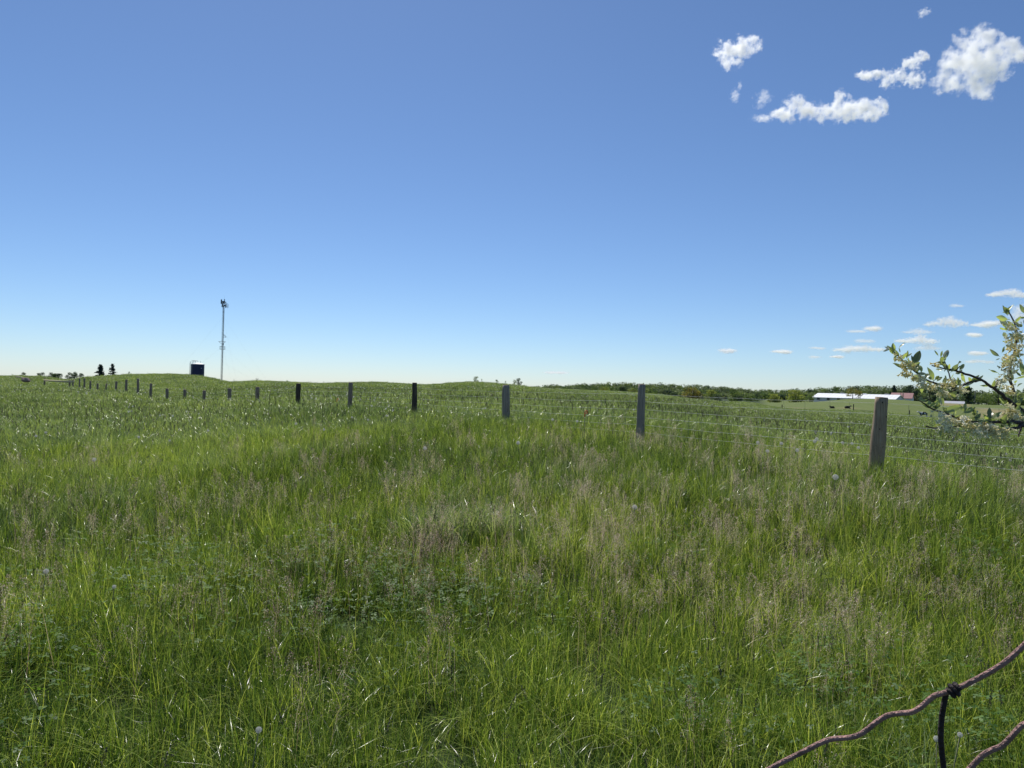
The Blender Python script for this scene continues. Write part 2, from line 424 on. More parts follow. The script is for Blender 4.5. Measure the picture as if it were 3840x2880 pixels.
class GB:
    """gathers blade geometry in numpy arrays"""
    def __init__(s, seed):
        s.rng = np.random.default_rng(seed); s.V, s.Q, s.T, s.mq, s.mt, s.r = [], [], [], [], [], []; s.n = 0
    def push(s, V, Q, T, mi, r):
        V = V.reshape(-1, 3)
        s.V.append(V); s.r.append(np.asarray(r).reshape(-1))
        if Q is not None and len(Q): s.Q.append(Q + s.n); s.mq.append(np.full(len(Q), mi))
        if T is not None and len(T): s.T.append(T + s.n); s.mt.append(np.full(len(T), mi))
        s.n += len(V)
    def blades(s, n, rad, h, w, lean=(0.05, 0.35), curve=(0.05, 0.6), segs=4, mi=0, base=None, z0=0.0, rr=(0, 1)):
        g = s.rng
        if base is None:
            a = g.uniform(0, 2 * math.pi, n); q = rad * np.sqrt(g.uniform(0, 1, n)); bx, by = q * np.cos(a), q * np.sin(a)
        else: bx, by = base
        ph = g.uniform(0, 2 * math.pi, n); H = g.uniform(*h, n); W = g.uniform(*w, n)
        ln = g.uniform(*lean, n); cv = g.uniform(*curve, n) ** 1.5
        tw = g.uniform(-0.9, 0.9, n)
        rv = g.uniform(*rr, n)
        t = np.linspace(0, 1, segs + 1)[None, :]
        out = ln[:, None] * t + cv[:, None] * t ** 2.4
        up = t - 0.42 * cv[:, None] * t ** 3
        cx = bx[:, None] + H[:, None] * out * np.cos(ph)[:, None]
        cy = by[:, None] + H[:, None] * out * np.sin(ph)[:, None]
        cz = z0 + H[:, None] * up
        wd = W[:, None] * 0.5 * np.clip(1.05 - t ** 1.8, 0, 1) * (0.75 + 0.5 * t * (1 - t) * 2)
        an = ph[:, None] + math.pi / 2 + tw[:, None] * (0.4 + t)
        dx, dy = wd * np.cos(an), wd * np.sin(an)
        Lf = np.stack([cx - dx, cy - dy, cz], -1); Rt = np.stack([cx + dx, cy + dy, cz], -1)
        V = np.concatenate([Lf[:, :segs], Rt[:, :segs], np.stack([cx, cy, cz], -1)[:, segs:]], 1)   # per blade 2*segs+1
        k = 2 * segs + 1
        o = (np.arange(n) * k)[:, None]
        Q = np.concatenate([np.stack([o[:, 0] + i, o[:, 0] + segs + i, o[:, 0] + segs + i + 1, o[:, 0] + i + 1], -1) for i in range(segs - 1)], 0)
        T = np.stack([o[:, 0] + segs - 1, o[:, 0] + 2 * segs - 1, o[:, 0] + 2 * segs], -1)
        s.push(V, Q, T, mi, np.repeat(rv, k))
        return cx, cy, cz
    def chips(s, P, size, mi, asp=2.0):
        """small randomly turned diamond faces at points P"""
        g = s.rng; n = len(P)
        a = g.normal(size=(n, 3)); a /= np.linalg.norm(a, axis=1)[:, None]
        b = g.normal(size=(n, 3)); b -= a * (a * b).sum(1)[:, None]; b /= np.linalg.norm(b, axis=1)[:, None]
        sz = (size * g.uniform(0.6, 1.3, n))[:, None]
        V = np.stack([P - a * sz * asp / 2, P + b * sz / 2, P + a * sz * asp / 2, P - b * sz / 2], 1)
        s.push(V, np.arange(n)[:, None] * 4 + np.arange(4)[None], None, mi, np.repeat(g.uniform(0, 1, n), 4))
    def stems(s, n, rad, h, kind, base=None, size=1.0):
        g = s.rng
        cx, cy, cz = s.blades(n, rad, h, (0.0012 * size, 0.0018 * size), (0.02, 0.22), (0.0, 0.25), 4, 0 if kind != 'pan' else 3, base, rr=(0.1, 0.6))
        for i in range(n):
            tip = np.array([cx[i, -1], cy[i, -1], cz[i, -1]]); pre = np.array([cx[i, -2], cy[i, -2], cz[i, -2]])
            ax = tip - pre; ln = np.linalg.norm(ax); ax /= ln
            if kind == 'pan':
                hl = g.uniform(0.11, 0.19); k = int(g.integers(55, 80))
                tt = g.uniform(0, 1, k) ** 0.8
                rr = hl * 0.42 * (1 - tt) ** 0.7 * np.sqrt(g.uniform(0.05, 1, k)) + 0.003
                an = g.uniform(0, 2 * math.pi, k)
                c = tip[None] + ax[None] * (tt[:, None] - 0.75) * hl
                P = c + np.stack([rr * np.cos(an), rr * np.sin(an), 0.25 * rr], -1)
                s.chips(P, 0.0032 * size, 3, 1.8)
                # hair branches
                B = c[::3] - ax[None] * 0.012; E = P[::3]
                sd_ = np.stack([-np.sin(an[::3]), np.cos(an[::3]), 0 * an[::3]], -1) * 0.00045 * size
                Vb = np.stack([B - sd_, B + sd_, E], 1)
                s.push(Vb, None, np.arange(len(B))[:, None] * 3 + np.arange(3)[None], 3, np.full(len(B) * 3, 0.4))
            elif kind == 'spike':
                hl = g.uniform(0.045, 0.085); k = 44
                tt = np.linspace(0, 1, k); an = g.uniform(0, 2 * math.pi, k); rr = 0.0032 * size * np.sin(np.clip(tt * 0.9 + 0.08, 0, 1) * math.pi) ** 0.5
                P = tip[None] + ax[None] * (tt[:, None] - 0.2) * hl + np.stack([rr * np.cos(an), rr * np.sin(an), 0 * rr], -1)
                s.chips(P, 0.0045 * size, 4, 1.7)
            elif kind == 'cock':          # lumpy one-sided head of broad-bladed grass
                hl = g.uniform(0.06, 0.12); P = []
                for q in range(5):
                    cc = tip + ax * hl * (q / 5 - 0.5) + g.normal(size=3) * 0.010
                    P.append(cc + g.normal(size=(14, 3)) * 0.006)
                s.chips(np.concatenate(P), 0.0036 * size, 4, 1.8)
    def clover(s, n, rad, h, size=0.012):
        g = s.rng
        a = g.uniform(0, 2 * math.pi, n); q = rad * np.sqrt(g.uniform(0, 1, n)); z = g.uniform(*h, n)
        for i in range(n):
            c = np.array([q[i] * math.cos(a[i]), q[i] * math.sin(a[i]), z[i]])
            tilt = g.normal(size=2) * 0.25; r0 = g.uniform(0, 6.28); sz = size * g.uniform(0.7, 1.3); V = []
            for k in range(3):
                t = r0 + k * 2.094
                for (u, w) in ((0, 0), (0.7, 0.45), (1.25, 0.3), (1.25, -0.3), (0.7, -0.45)):
                    x = sz * (u * math.cos(t) - w * math.sin(t)); y = sz * (u * math.sin(t) + w * math.cos(t))
                    V.append(c + np.array([x, y, x * tilt[0] + y * tilt[1] - 0.1 * u * sz]))
            V = np.array(V); T = []
            for k in range(3): T += [(5 * k, 5 * k + 4, 5 * k + 3), (5 * k, 5 * k + 3, 5 * k + 2), (5 * k, 5 * k + 2, 5 * k + 1)]
            s.push(V, None, np.array(T), 6, np.full(15, g.uniform()))
    def obj(s, name, coll):
        Q = np.concatenate(s.Q) if s.Q else None; T = np.concatenate(s.T) if s.T else None
        mi = np.concatenate(s.mq + s.mt)
        me = np_mesh(name, np.concatenate(s.V), Q, GM, mi, attrs={'rnd': np.concatenate(s.r)}, Ft=T)
        o = bpy.data.objects.new(name, me); coll.objects.link(o)
        return o

protos = bpy.data.collections.new('grass_clump_kinds')     # never linked to the scene: source shapes of the scatter
PID = {}
def proto(kind, gb):
    i = len(protos.objects); nm = 'clump_%02d_%s' % (i, kind)
    gb.obj(nm, protos); PID.setdefault(kind, []).append(i)
for k in range(6):
    g = GB(100 + k); g.blades(66, 0.17, (0.16, 0.40), (0.0024, 0.0048), (0.02, 0.34), (0.0, 0.45)); g.blades(64, 0.17, (0.14, 0.36), (0.0026, 0.0052), (0.1, 0.6), (0.4, 1.3), 5)
    g.blades(30, 0.18, (0.08, 0.2), (0.003, 0.005), (0.1, 0.6), (0.1, 0.9), 3); g.blades(2, 0.17, (0.15, 0.3), (0.002, 0.003), (0.1, 0.6), (0.2, 1.0), 4, 2)
    proto('fine', g)
for k in range(4):
    g = GB(200 + k); g.blades(60, 0.15, (0.20, 0.38), (0.0036, 0.006), (0.05, 0.40), (0.2, 1.0), 5, 1); g.blades(30, 0.15, (0.2, 0.35), (0.003, 0.005), (0.05, 0.4), (0.1, 0.6), 4, 1); g.stems(1, 0.08, (0.5, 0.6), 'cock')
    proto('broad', g)
for k in range(4):
    g = GB(300 + k); g.stems(7, 0.17, (0.40, 0.62), 'pan'); proto('pan', g)
for k in range(3):
    g = GB(400 + k); g.stems(4, 0.15, (0.42, 0.66), 'spike'); g.stems(1, 0.15, (0.45, 0.65), 'cock'); proto('spike', g)
for k in range(2):
    g = GB(500 + k); g.clover(38, 0.16, (0.08, 0.27)); proto('clover', g)
for k in range(3):
    g = GB(600 + k); g.blades(6, 0.2, (0.14, 0.30), (0.0018, 0.0034), (0.2, 0.9), (0.4, 1.4), 5, 2); proto('straw', g)
for k in range(5):      # middle distance
    g = GB(700 + k); g.blades(90, 0.34, (0.16, 0.36), (0.004, 0.007), (0.05, 0.4), (0.05, 0.9), 3, 0); g.blades(80, 0.34, (0.2, 0.40), (0.005, 0.009), (0.1, 0.5), (0.3, 1.2), 4, 1)
    g.stems(1, 0.3, (0.38, 0.48), 'spike', size=1.4); g.blades(1, 0.3, (0.25, 0.4), (0.004, 0.006), (0.2, 0.7), (0.3, 1.0), 3, 2); proto('mid', g)
for k in range(2):
    g = GB(750 + k); g.stems(9, 0.3, (0.40, 0.55), 'pan', size=1.6); proto('midpan', g)
for k in range(5):      # far
    g = GB(800 + k); g.blades(110, 0.85, (0.12, 0.25), (0.008, 0.016), (0.1, 0.5), (0.1, 1.0), 2, 0); g.blades(165, 0.85, (0.13, 0.26), (0.009, 0.017), (0.1, 0.5), (0.3, 1.1), 3, 1)
    g.blades(14, 0.8, (0.14, 0.24), (0.009, 0.014), (0.2, 0.6), (0.2, 0.8), 2, 2); proto('far', g)
for k in range(2):      # far patch with dandelion clocks showing as white dots
    g = GB(850 + k); P = np.stack([g.rng.uniform(-.8, .8, 4), g.rng.uniform(-.8, .8, 4), g.rng.uniform(0.2, 0.3, 4)], -1)
    g.chips(np.repeat(P, 7, 0) + g.rng.normal(size=(28, 3)) * 0.008, 0.035, 5, 1.1); proto('fardot', g)
for k in range(2):
    g = GB(870 + k); P = np.stack([g.rng.uniform(-.3, .3, 2), g.rng.uniform(-.3, .3, 2), g.rng.uniform(0.3, 0.42, 2)], -1)
    g.chips(np.repeat(P, 16, 0) + g.rng.normal(size=(32, 3)) * 0.010, 0.016, 5, 1.1); proto('middot', g)

rng = np.random.default_rng(7)
PTS, IDX, ROT, SCL = [], [], [], []
def scatter(kind, r0, r1, dens, mask=None, scl=(0.85, 1.2), ang=44, tilt=0.08, rfun=None, ang0=0):
    a0 = R(ang); area = (a0 - R(ang0)) * (r1 * r1 - r0 * r0); n = int(area * dens)
    th = rng.uniform(R(ang0), a0, n) * rng.choice([-1, 1], n); r = np.sqrt(rng.uniform(r0 * r0, r1 * r1, n))
    x, y = r * np.sin(th), r * np.cos(th)
    if mask is not None:
        keep = rng.uniform(0, 1, n) < mask(x, y); x, y = x[keep], y[keep]
    n = len(x)
    PTS.append(np.stack([x, y, ground_z(x, y) - 0.01], -1))
    IDX.append(rng.choice(PID[kind], n)); SCL.append(rng.uniform(*scl, n) * (rfun(np.hypot(x, y)) if rfun else 1.0))
    ROT.append(np.stack([rng.normal(0, tilt, n), rng.normal(0, tilt, n), rng.uniform(0, 2 * math.pi, n)], -1))
def nz(x, y, s, seed, lo, hi): return np.clip((fbm(x * s, y * s, seed, 3) - lo) / (hi - lo), 0, 1)
def in_field(x, y):       # tall grass stops at the pasture fence on the right
    px = 1920 + F_PX * x / y
    return np.where((px > 2840) & (y > 137 + np.clip((2960 - px) * 0.22, 0, 30)), 0.0, 1.0)
broad_m = lambda x, y: nz(x, y, 0.45, 21, 0.46, 0.62) * 0.85 + 0.12
def pan_m(x, y):
    px = 1920 + F_PX * x / y; r = np.hypot(x, y)
    band = np.exp(-((np.log(r) - math.log(5.0)) / 0.42) ** 2)
    side = np.clip((px - 400) / 900, 0.2, 1)
    return np.clip(band * side * (0.25 + 1.0 * nz(x, y, 0.9, 31, 0.42, 0.6)) + 0.22 * nz(x, y, 1.2, 33, 0.42, 0.6), 0, 1)
scatter('fine', 0.7, 13, 64, lambda x, y: np.interp(np.hypot(x, y), [4, 8], [1.0, 0.5]), (0.5, 0.9), rfun=lambda r: np.interp(r, [3, 9], [0.95, 1.25]))
scatter('fine', 0.7, 5.0, 34, None, (0.5, 0.95), ang=95, ang0=44); scatter('fine', 0.35, 0.7, 34, None, (0.4, 0.7), ang=95)
scatter('broad', 0.8, 6.5, 7, lambda x, y: 0.45 * broad_m(x, y), (0.5, 0.85)); scatter('broad', 6.5, 14, 15, lambda x, y: np.clip(broad_m(x, y) + np.clip((np.hypot(x, y) - 7) / 6, 0, 0.5), 0, 1), (0.7, 1.05))
scatter('pan', 2.2, 11, 17, pan_m, (0.6, 0.9))
scatter('spike', 1.0, 13, 5, lambda x, y: 0.35 + 0.65 * nz(x, y, 0.5, 41, 0.4, 0.6), (0.6, 0.9))
scatter('clover', 0.8, 6.0, 14, lambda x, y: nz(x, y, 1.0, 51, 0.44, 0.60), (0.7, 1.15))
scatter('straw', 0.8, 13, 2.0, None, (0.6, 1.0))
scatter('mid', 12, 26, 15, None, (0.8, 1.15)); scatter('mid', 26, 48, 6.5, None, (0.8, 1.2))
scatter('broad', 12, 30, 3.0, lambda x, y: nz(x, y, 0.3, 71, 0.5, 0.62), (0.9, 1.3))
scatter('far', 42, 95, 1.6, in_field); scatter('far', 95, 200, 0.75, in_field, (0.9, 1.3))
scatter('fardot', 36, 150, 0.12, lambda x, y: in_field(x, y) * (0.15 + 0.85 * nz(x, y, 0.12, 81, 0.42, 0.6)))
scatter('middot', 14, 40, 0.15, lambda x, y: 0.1 + 0.9 * nz(x, y, 0.25, 82, 0.45, 0.6))
# the dark green tussock in the middle of the field
tx, ty = at(1735, 1790, 5.6)[:2]
for k in range(20):
    x, y = tx + rng.normal(0, 0.22), ty + rng.normal(0, 0.13)
    PTS.append(np.array([[x, y, gz1(x, y)]])); IDX.append(np.array([rng.choice(PID['broad'])])); SCL.append(np.array([rng.uniform(1.0, 1.3)])); ROT.append(np.array([[0, 0, rng.uniform(0, 6.28)]]))
PTS, IDX, SCL, ROT = np.concatenate(PTS), np.concatenate(IDX), np.concatenate(SCL), np.concatenate(ROT)

def scatter_object(name, P, I, S, Ro, coll):
    me = bpy.data.meshes.new(name)
    me.vertices.add(len(P)); me.vertices.foreach_set('co', P.astype(np.float32).ravel())
    for nm, typ, val, prop in (('idx', 'INT', I.astype(np.int32), 'value'), ('scl', 'FLOAT', S.astype(np.float32), 'value'), ('rot', 'FLOAT_VECTOR', Ro.astype(np.float32).ravel(), 'vector')):
        a = me.attributes.new(nm, typ, 'POINT'); a.data.foreach_set(prop, val)
    o = link(name, me)
    ng = bpy.data.node_groups.new(name + '_scatter', 'GeometryNodeTree')
    ng.interface.new_socket(name='Geometry', in_out='INPUT', socket_type='NodeSocketGeometry')
    ng.interface.new_socket(name='Geometry', in_out='OUTPUT', socket_type='NodeSocketGeometry')
    N, Lk = ng.nodes, ng.links
    gi, go = N.new('NodeGroupInput'), N.new('NodeGroupOutput')
    ci = N.new('GeometryNodeCollectionInfo'); ci.inputs['Collection'].default_value = coll
    ci.inputs['Separate Children'].default_value = True; ci.inputs['Reset Children'].default_value = True
    iop = N.new('GeometryNodeInstanceOnPoints'); iop.inputs['Pick Instance'].default_value = True
    def na_(nm, typ):
        q = N.new('GeometryNodeInputNamedAttribute'); q.data_type = typ; q.inputs['Name'].default_value = nm
        return q.outputs['Attribute']
    Lk.new(gi.outputs[0], iop.inputs['Points']); Lk.new(ci.outputs[0], iop.inputs['Instance'])
    Lk.new(na_('idx', 'INT'), iop.inputs['Instance Index'])
    Lk.new(na_('rot', 'FLOAT_VECTOR'), iop.inputs['Rotation'])
    Lk.new(na_('scl', 'FLOAT'), iop.inputs['Scale'])
    Lk.new(iop.outputs[0], go.inputs[0])
    md = o.modifiers.new('scatter', 'NODES'); md.node_group = ng
    return o
grass = scatter_object('meadow_grass', PTS, IDX, SCL, ROT, protos)
tag(grass, 'tall unmown green meadow grass with pinkish seed heads covering the field', 'grass', kind='stuff')
# ------------------------------------------------------------------ field fence: round wooden posts and page wire
def wood(name, c_dark, c_light, c_streak):
    mt, nt, out = new_mat(name)
    L = nt.links
    tc = nd(nt, 'ShaderNodeTexCoord')
    mp = nd(nt, 'ShaderNodeMapping', inp={'Scale': (30, 30, 1.6)})
    L.new(tc.outputs['Object'], mp.inputs['Vector'])
    n1 = noise(nt, 2.2, 6, 0.65, mp.outputs[0], 0.4)
    n2 = noise(nt, 5.0, 3, 0.5, tc.outputs['Object'])
    col = ramp(nt, n1, [(0.30, c_dark), (0.50, c_light), (0.66, c_streak)])
    col = mixc(nt, mth(nt, 'MULTIPLY', n2, 0.5), col, c_dark)
    b = nd(nt, 'ShaderNodeBsdfPrincipled', inp={'Roughness': 0.85, 'Specular IOR Level': 0.25})
    bp = nd(nt, 'ShaderNodeBump', inp={'Strength': 0.8, 'Distance': 0.006})
    L.new(n1, bp.inputs['Height']); L.new(bp.outputs[0], b.inputs['Normal'])
    L.new(col, b.inputs['Base Color']); L.new(b.outputs[0], out.inputs['Surface'])
    return mt
M_WOOD_TAN = wood('weathered_tan_wood', (0.20, 0.14, 0.09), (0.38, 0.285, 0.195), (0.48, 0.385, 0.28))
M_WOOD_GREY = wood('weathered_grey_wood', (0.19, 0.155, 0.13), (0.33, 0.28, 0.235), (0.44, 0.385, 0.33))
M_WOOD_BROWN = wood('brown_treated_wood', (0.17, 0.125, 0.10), (0.31, 0.235, 0.185), (0.42, 0.33, 0.26))
M_WOOD_DARK = wood('dark_split_wood', (0.035, 0.028, 0.024), (0.085, 0.066, 0.052), (0.17, 0.14, 0.11))
M_CUT = plain('sawn_post_top', (0.42, 0.27, 0.18), 0.8, var=0.3, scale=30)
M_HOLE = plain('dark_knot', (0.018, 0.013, 0.010), 0.95)
M_WIRE = plain('galvanised_wire', (0.68, 0.69, 0.66), 0.55, 0.0, 0.1, 3)
M_STAY = plain('dull_wire', (0.16, 0.17, 0.15), 0.5, 0.4, 0.2, 3)

def post_mesh(base, top, r0, r1, seed, mats, crack=None, lumps=0.05, sides=30, rings=16):
    """round post from base to top (world coordinates, origin at base) with bark waver, a drying crack and a sawn top"""
    rg = np.random.default_rng(seed)
    ax = Vector(top - base); ln = ax.length; ax.normalize()
    e1 = Vector((1, 0, 0)); e1 = (e1 - ax * e1.dot(ax)).normalized(); e2 = ax.cross(e1)
    V, Fc, mi = [], [], []
    ca = rg.uniform(-2.4, -0.7) if crack is None else crack[0]
    cw, cdp = (0.10, 0.16) if crack is None else crack[1:]
    ph = rg.uniform(0, 6, 6)
    for i in range(rings):
        t = i / (rings - 1)
        rr = r0 + (r1 - r0) * t
        rr *= 1 + lumps * math.sin(4.2 * t * (1 + .2 * ph[0] / 6) + ph[1]) + 0.5 * lumps * math.sin(13 * t + ph[2])
        bow = 0.012 * math.sin(math.pi * t) * math.sin(ph[5])
        for k in range(sides):
            a = 2 * math.pi * k / sides
            w = rr * (1 + 0.02 * math.sin(3 * a + ph[3]) + 0.015 * math.sin(7 * a + ph[4] + 4 * t))
            da = (a - ca - 0.12 * math.sin(5 * t + ph[0]) + math.pi) % (2 * math.pi) - math.pi
            w *= 1 - cdp * math.exp(-(da / cw) ** 2) * (0.4 + 0.6 * math.sin(min(1, 0.25 + t) * 2.6) ** 2)
            if i == rings - 1: w *= 0.97
            p = ax * (t * ln) + e1 * (w * math.cos(a) + bow) + e2 * w * math.sin(a)
            V.append(p)
    for i in range(rings - 1):
        for k in range(sides):
            k2 = (k + 1) % sides
            Fc.append((i * sides + k, i * sides + k2, (i + 1) * sides + k2, (i + 1) * sides + k)); mi.append(0)
    V.append(ax * (ln + 0.004)); c = len(V) - 1
    for k in range(sides):
        Fc.append(((rings - 1) * sides + k, (rings - 1) * sides + (k + 1) % sides, c)); mi.append(1)
    me = bpy.data.meshes.new('fence_post')
    me.from_pydata([tuple(p) for p in V], [], Fc)
    for mm in mats: me.materials.append(mm)
    me.polygons.foreach_set('material_index', mi)
    sm = np.ones(len(Fc), bool); sm[-sides:] = False
    me.polygons.foreach_set('use_smooth', sm); me.update()
    return me, ax, e1, e2

fence = empty('wire_fence', (0, 0, 0))
tag(fence, 'page wire fence with round wooden posts running across the meadow to the left', 'fence')
POST_INFO = []
mats_for = {0: M_WOOD_TAN, 1: M_WOOD_GREY, 2: M_WOOD_GREY, 3: M_WOOD_DARK, 4: M_WOOD_BROWN, 5: M_WOOD_DARK}
post_lab = {0: 'thick tan weathered post with dark knot holes', 3: 'dark post split by a wide black crack', 5: 'blackened splintered post'}
for t, (x0, x1, yt, yb) in enumerate(POSTS):
    dp = POST_DEPTH[t]
    lean = {0: -22, 1: -7, 2: 3, 3: -4, 4: -5, 5: 0}.get(t, -1)
    tp = at((x0 + x1) / 2, yt, dp); vb = at((x0 + x1) / 2 + lean, yb, dp)
    gzv = gz1(vb[0], vb[1])
    dv = vb - tp
    base = tp + dv * ((gzv - 0.06 - tp[2]) / dv[2])
    rr = (x1 - x0) / 2 / F_PX * dp
    rr = min(max(rr, 0.055), 0.066)
    me, ax, e1, e2 = post_mesh(base, tp, rr * 1.10, rr * 0.98, 40 + t, [mats_for.get(t, M_WOOD_BROWN), M_CUT],
                               crack=(-1.75, 0.42, 0.30) if t == 3 else ((-1.3, 0.3, 0.3) if t == 5 else None), lumps=0.06 if t < 3 else 0.04)
    o = link('fence_post', me, fence, loc=tuple(base))
    if t in post_lab: o['label'] = post_lab[t]
    POST_INFO.append((base, tp, rr, ax))
    if t == 0:
        ln = (tp - base)
        for (fx, fz) in ((0.36, 0.955 - .01), (0.80, 0.80), (0.33, 0.665), (0.22, 0.52), (0.70, 0.30)):
            a = -math.acos(1 - 2 * fx) if fx < 1 else 0
            a = -(math.pi - math.acos(2 * fx - 1))  # front-facing angle, fx across the face
            a = -math.acos(max(-1, min(1, 2 * fx - 1)))
            p = Vector(ln) * fz + e1 * rr * 1.02 * math.cos(a) + e2 * rr * 1.02 * math.sin(a)
            mb = MB(); nrm = (e1 * math.cos(a) + e2 * math.sin(a)).normalized()
            tng = ax.cross(nrm).normalized()
            n = 10; vv = [p + nrm * 0.0015 + tng * 0.006 * math.cos(q) * (1.5 if fz < .4 else 1) + ax * 0.009 * math.sin(q) * (2.4 if fz < .4 else 1) for q in np.linspace(0, 2 * math.pi, n, endpoint=False)]
            vv.append(p - nrm * 0.008)
            mb.add(vv, [(i, (i + 1) % n, n) for i in range(n)] + [tuple(range(n))], 0)
            mb.build('knot_hole', M_HOLE, o)
# line wires, one long strand each, with a slight waver between posts
OFFS = [0.062, 0.172, 0.285, 0.40, 0.505, 0.61]
DEL = [0.0, 0.075, 0.055, 0.06] + [0.06] * 30
n_p = 20
def strand(k):
    pts = []
    P = [np.array(POST_INFO[i][1]) + np.array([0, POST_INFO[i][2] * 1.05, 0]) - np.array([0, 0, 1]) * (OFFS[k] + DEL[i]) for i in range(n_p)]
    ext = P[0] * 2 - P[1]; ext[2] = P[0][2] - 0.02
    P = [ext] + P
    rg = np.random.default_rng(900 + k)
    for i in range(len(P) - 1):
        nseg = 8 if i < 6 else 3
        for q in range(nseg):
            t = q / nseg
            w = P[i] * (1 - t) + P[i + 1] * t
            w[2] += -0.010 * math.sin(math.pi * t) + rg.normal(0, 0.0018)
            pts.append(w)
    pts.append(P[-1])
    return pts, P
strands = []
for k in range(6):
    pts, P = strand(k)
    strands.append(P)
    o = MB().tube(pts, 0.0014, 6, 0, False).build('line_wire', M_WIRE, fence, smooth=True)
# vertical stays of the near spans
rg = random.Random(5)
for i in range(7):
    nst = 12
    for q in range(1, nst):
        t = q / nst + rg.uniform(-0.012, 0.012)
        pts = []
        for k in range(6):
            p = strands[k][i] * (1 - t) + strands[k][i + 1] * t
            p = p + np.array([rg.uniform(-.006, .006), -0.002, -0.010 * math.sin(math.pi * t)])
            pts.append(p)
        pts.append(pts[-1] - np.array([0, 0, 0.2]))
        MB().tube(pts, 0.0012 if i else 0.0015, 4, 0, False).build('stay_wire', M_STAY, fence)
# rail of the gateway at the far left: a pale pole on the last posts
M_RAIL = wood('peeled_pale_pole', (0.42, 0.35, 0.20), (0.58, 0.50, 0.30), (0.66, 0.59, 0.40))
a_, b_ = at(166, 1426, 67.9), at(276, 1432, 62.4)
MB().tube([a_, a_ * .5 + b_ * .5 + np.array([0, 0, -.02]), b_], [0.075, 0.08, 0.085], 10).build('gate_rail', M_RAIL, fence, smooth=True)

# two step-in pigtail posts for an electric line, beside the fence
M_ORANGE = plain('orange_plastic', (0.75, 0.085, 0.012), 0.45, var=0.1)
M_ROD = plain('thin_steel_rod', (0.20, 0.19, 0.18), 0.4, 0.6)
for (px, py, dp, lab) in ((2193, 1548, 11.3, 'orange looped pigtail post standing in grass right of the middle wooden post'),
                          (1263, 1499, 19.0, 'tiny red orange pigtail post far off between two slim fence posts')):
    tp = at(px, py, dp); g0 = gz1(tp[0], tp[1])
    e = empty('pigtail_post', (tp[0], tp[1], g0)); tag(e, lab, 'stake', 'electric fence pigtail posts')
    H = tp[2] - g0
    MB().tube([(0, 0, -0.05), (0.004, 0, H * 0.5), (0, 0, H - 0.03)], 0.004, 6).build('steel_rod', M_ROD, e, smooth=True)
    lp = [(0, 0, H - 0.06), (0, 0, H - 0.01)] + [(0.020 - 0.020 * math.cos(a), 0.004 * a, H + 0.012 + 0.022 * math.sin(a)) for a in np.linspace(0, 5.2, 14)]
    MB().tube(lp, 0.0075, 7).build('pigtail_loop', M_ORANGE, e, smooth=True)

# ------------------------------------------------------------------ old rusty wire fence right in front of the camera
M_RUST = plain('rusty_brown_wire', (0.36, 0.205, 0.175), 0.55, 0.15, 0.45, 60, 0.5, 400, spec=0.4)
M_RUSTD = plain('dark_rusted_wire', (0.035, 0.022, 0.022), 0.7, 0.2, 0.4, 60, 0.5, 400)
nf = empty('rusty_fence', tuple(at(3540, 2880, 0.43) * np.array([1, 1, 0])))
tag(nf, 'old bent rusty wire fence close up in the lower right corner', 'wire fence')
O = np.array(nf.location)
def smoothpath(ctrl, n=8):
    c = [np.array(p) for p in ctrl]; out = []
    for i in range(len(c) - 1):
        p0, p1, p2, p3 = c[max(i - 1, 0)], c[i], c[i + 1], c[min(i + 2, len(c) - 1)]
        for q in range(n):
            t = q / n
            out.append(0.5 * ((2 * p1) + (p2 - p0) * t + (2 * p0 - 5 * p1 + 4 * p2 - p3) * t * t + (-p0 + 3 * p1 - 3 * p2 + p3) * t ** 3))
    out.append(c[-1]); return out
def wire_px(pts, r, mat_, name, depth):
    P = [at(x, y, depth(x)) - O for x, y in pts]
    P = smoothpath(P, 8)
    return MB().tube(P, r, 12).build(name, mat_, nf, smooth=True)
dfun = lambda x: 0.435 + (3572 - x) * 0.000045
wire_px([(700, 4300), (1700, 3650), (2400, 3180), (2700, 2990), (2894, 2879), (3020, 2815), (3080, 2785), (3120, 2772), (3190, 2765), (3232, 2750), (3290, 2706), (3330, 2683), (3375, 2675), (3420, 2670), (3455, 2650),
         (3500, 2612), (3540, 2599), (3572, 2590), (3640, 2558), (3699, 2527), (3745, 2500), (3780, 2475), (3839, 2421), (3960, 2310), (4300, 2130), (5000, 1800)], 0.0016, M_RUST, 'line_wire', dfun)
wire_px([(3000, 3500), (3300, 3200), (3560, 2960), (3640, 2879), (3685, 2833), (3720, 2813), (3757, 2797), (3790, 2766), (3821, 2731), (3850, 2712), (3950, 2680), (4200, 2520), (5000, 2150)], 0.0016, M_RUST, 'line_wire', dfun)
wire_px([(3560, 2583), (3548, 2601), (3538, 2650), (3531, 2696), (3528, 2764), (3533, 2832), (3538, 2880), (3548, 3100), (3530, 3600), (3545, 5200), (3545, 9800)], 0.0016, M_RUSTD, 'stay_wire', lambda x: 0.437)
kt = at(3640, 2558, dfun(3640)) - at(3545, 2597, dfun(3545)); kt /= np.linalg.norm(kt)
kn = np.cross(kt, np.array([0, 1.0, 0])); kn /= np.linalg.norm(kn); kb = np.cross(kt, kn)
kc = [at(3578, 2588, dfun(3578)) - O + kt * 0.00042 * (a - 7) + (kn * math.cos(a) + kb * math.sin(a)) * 0.0029 for a in np.linspace(0.5, 14.0, 60)]
MB().tube(kc, 0.0013, 8).build('wire_knot', M_RUSTD, nf, smooth=True)
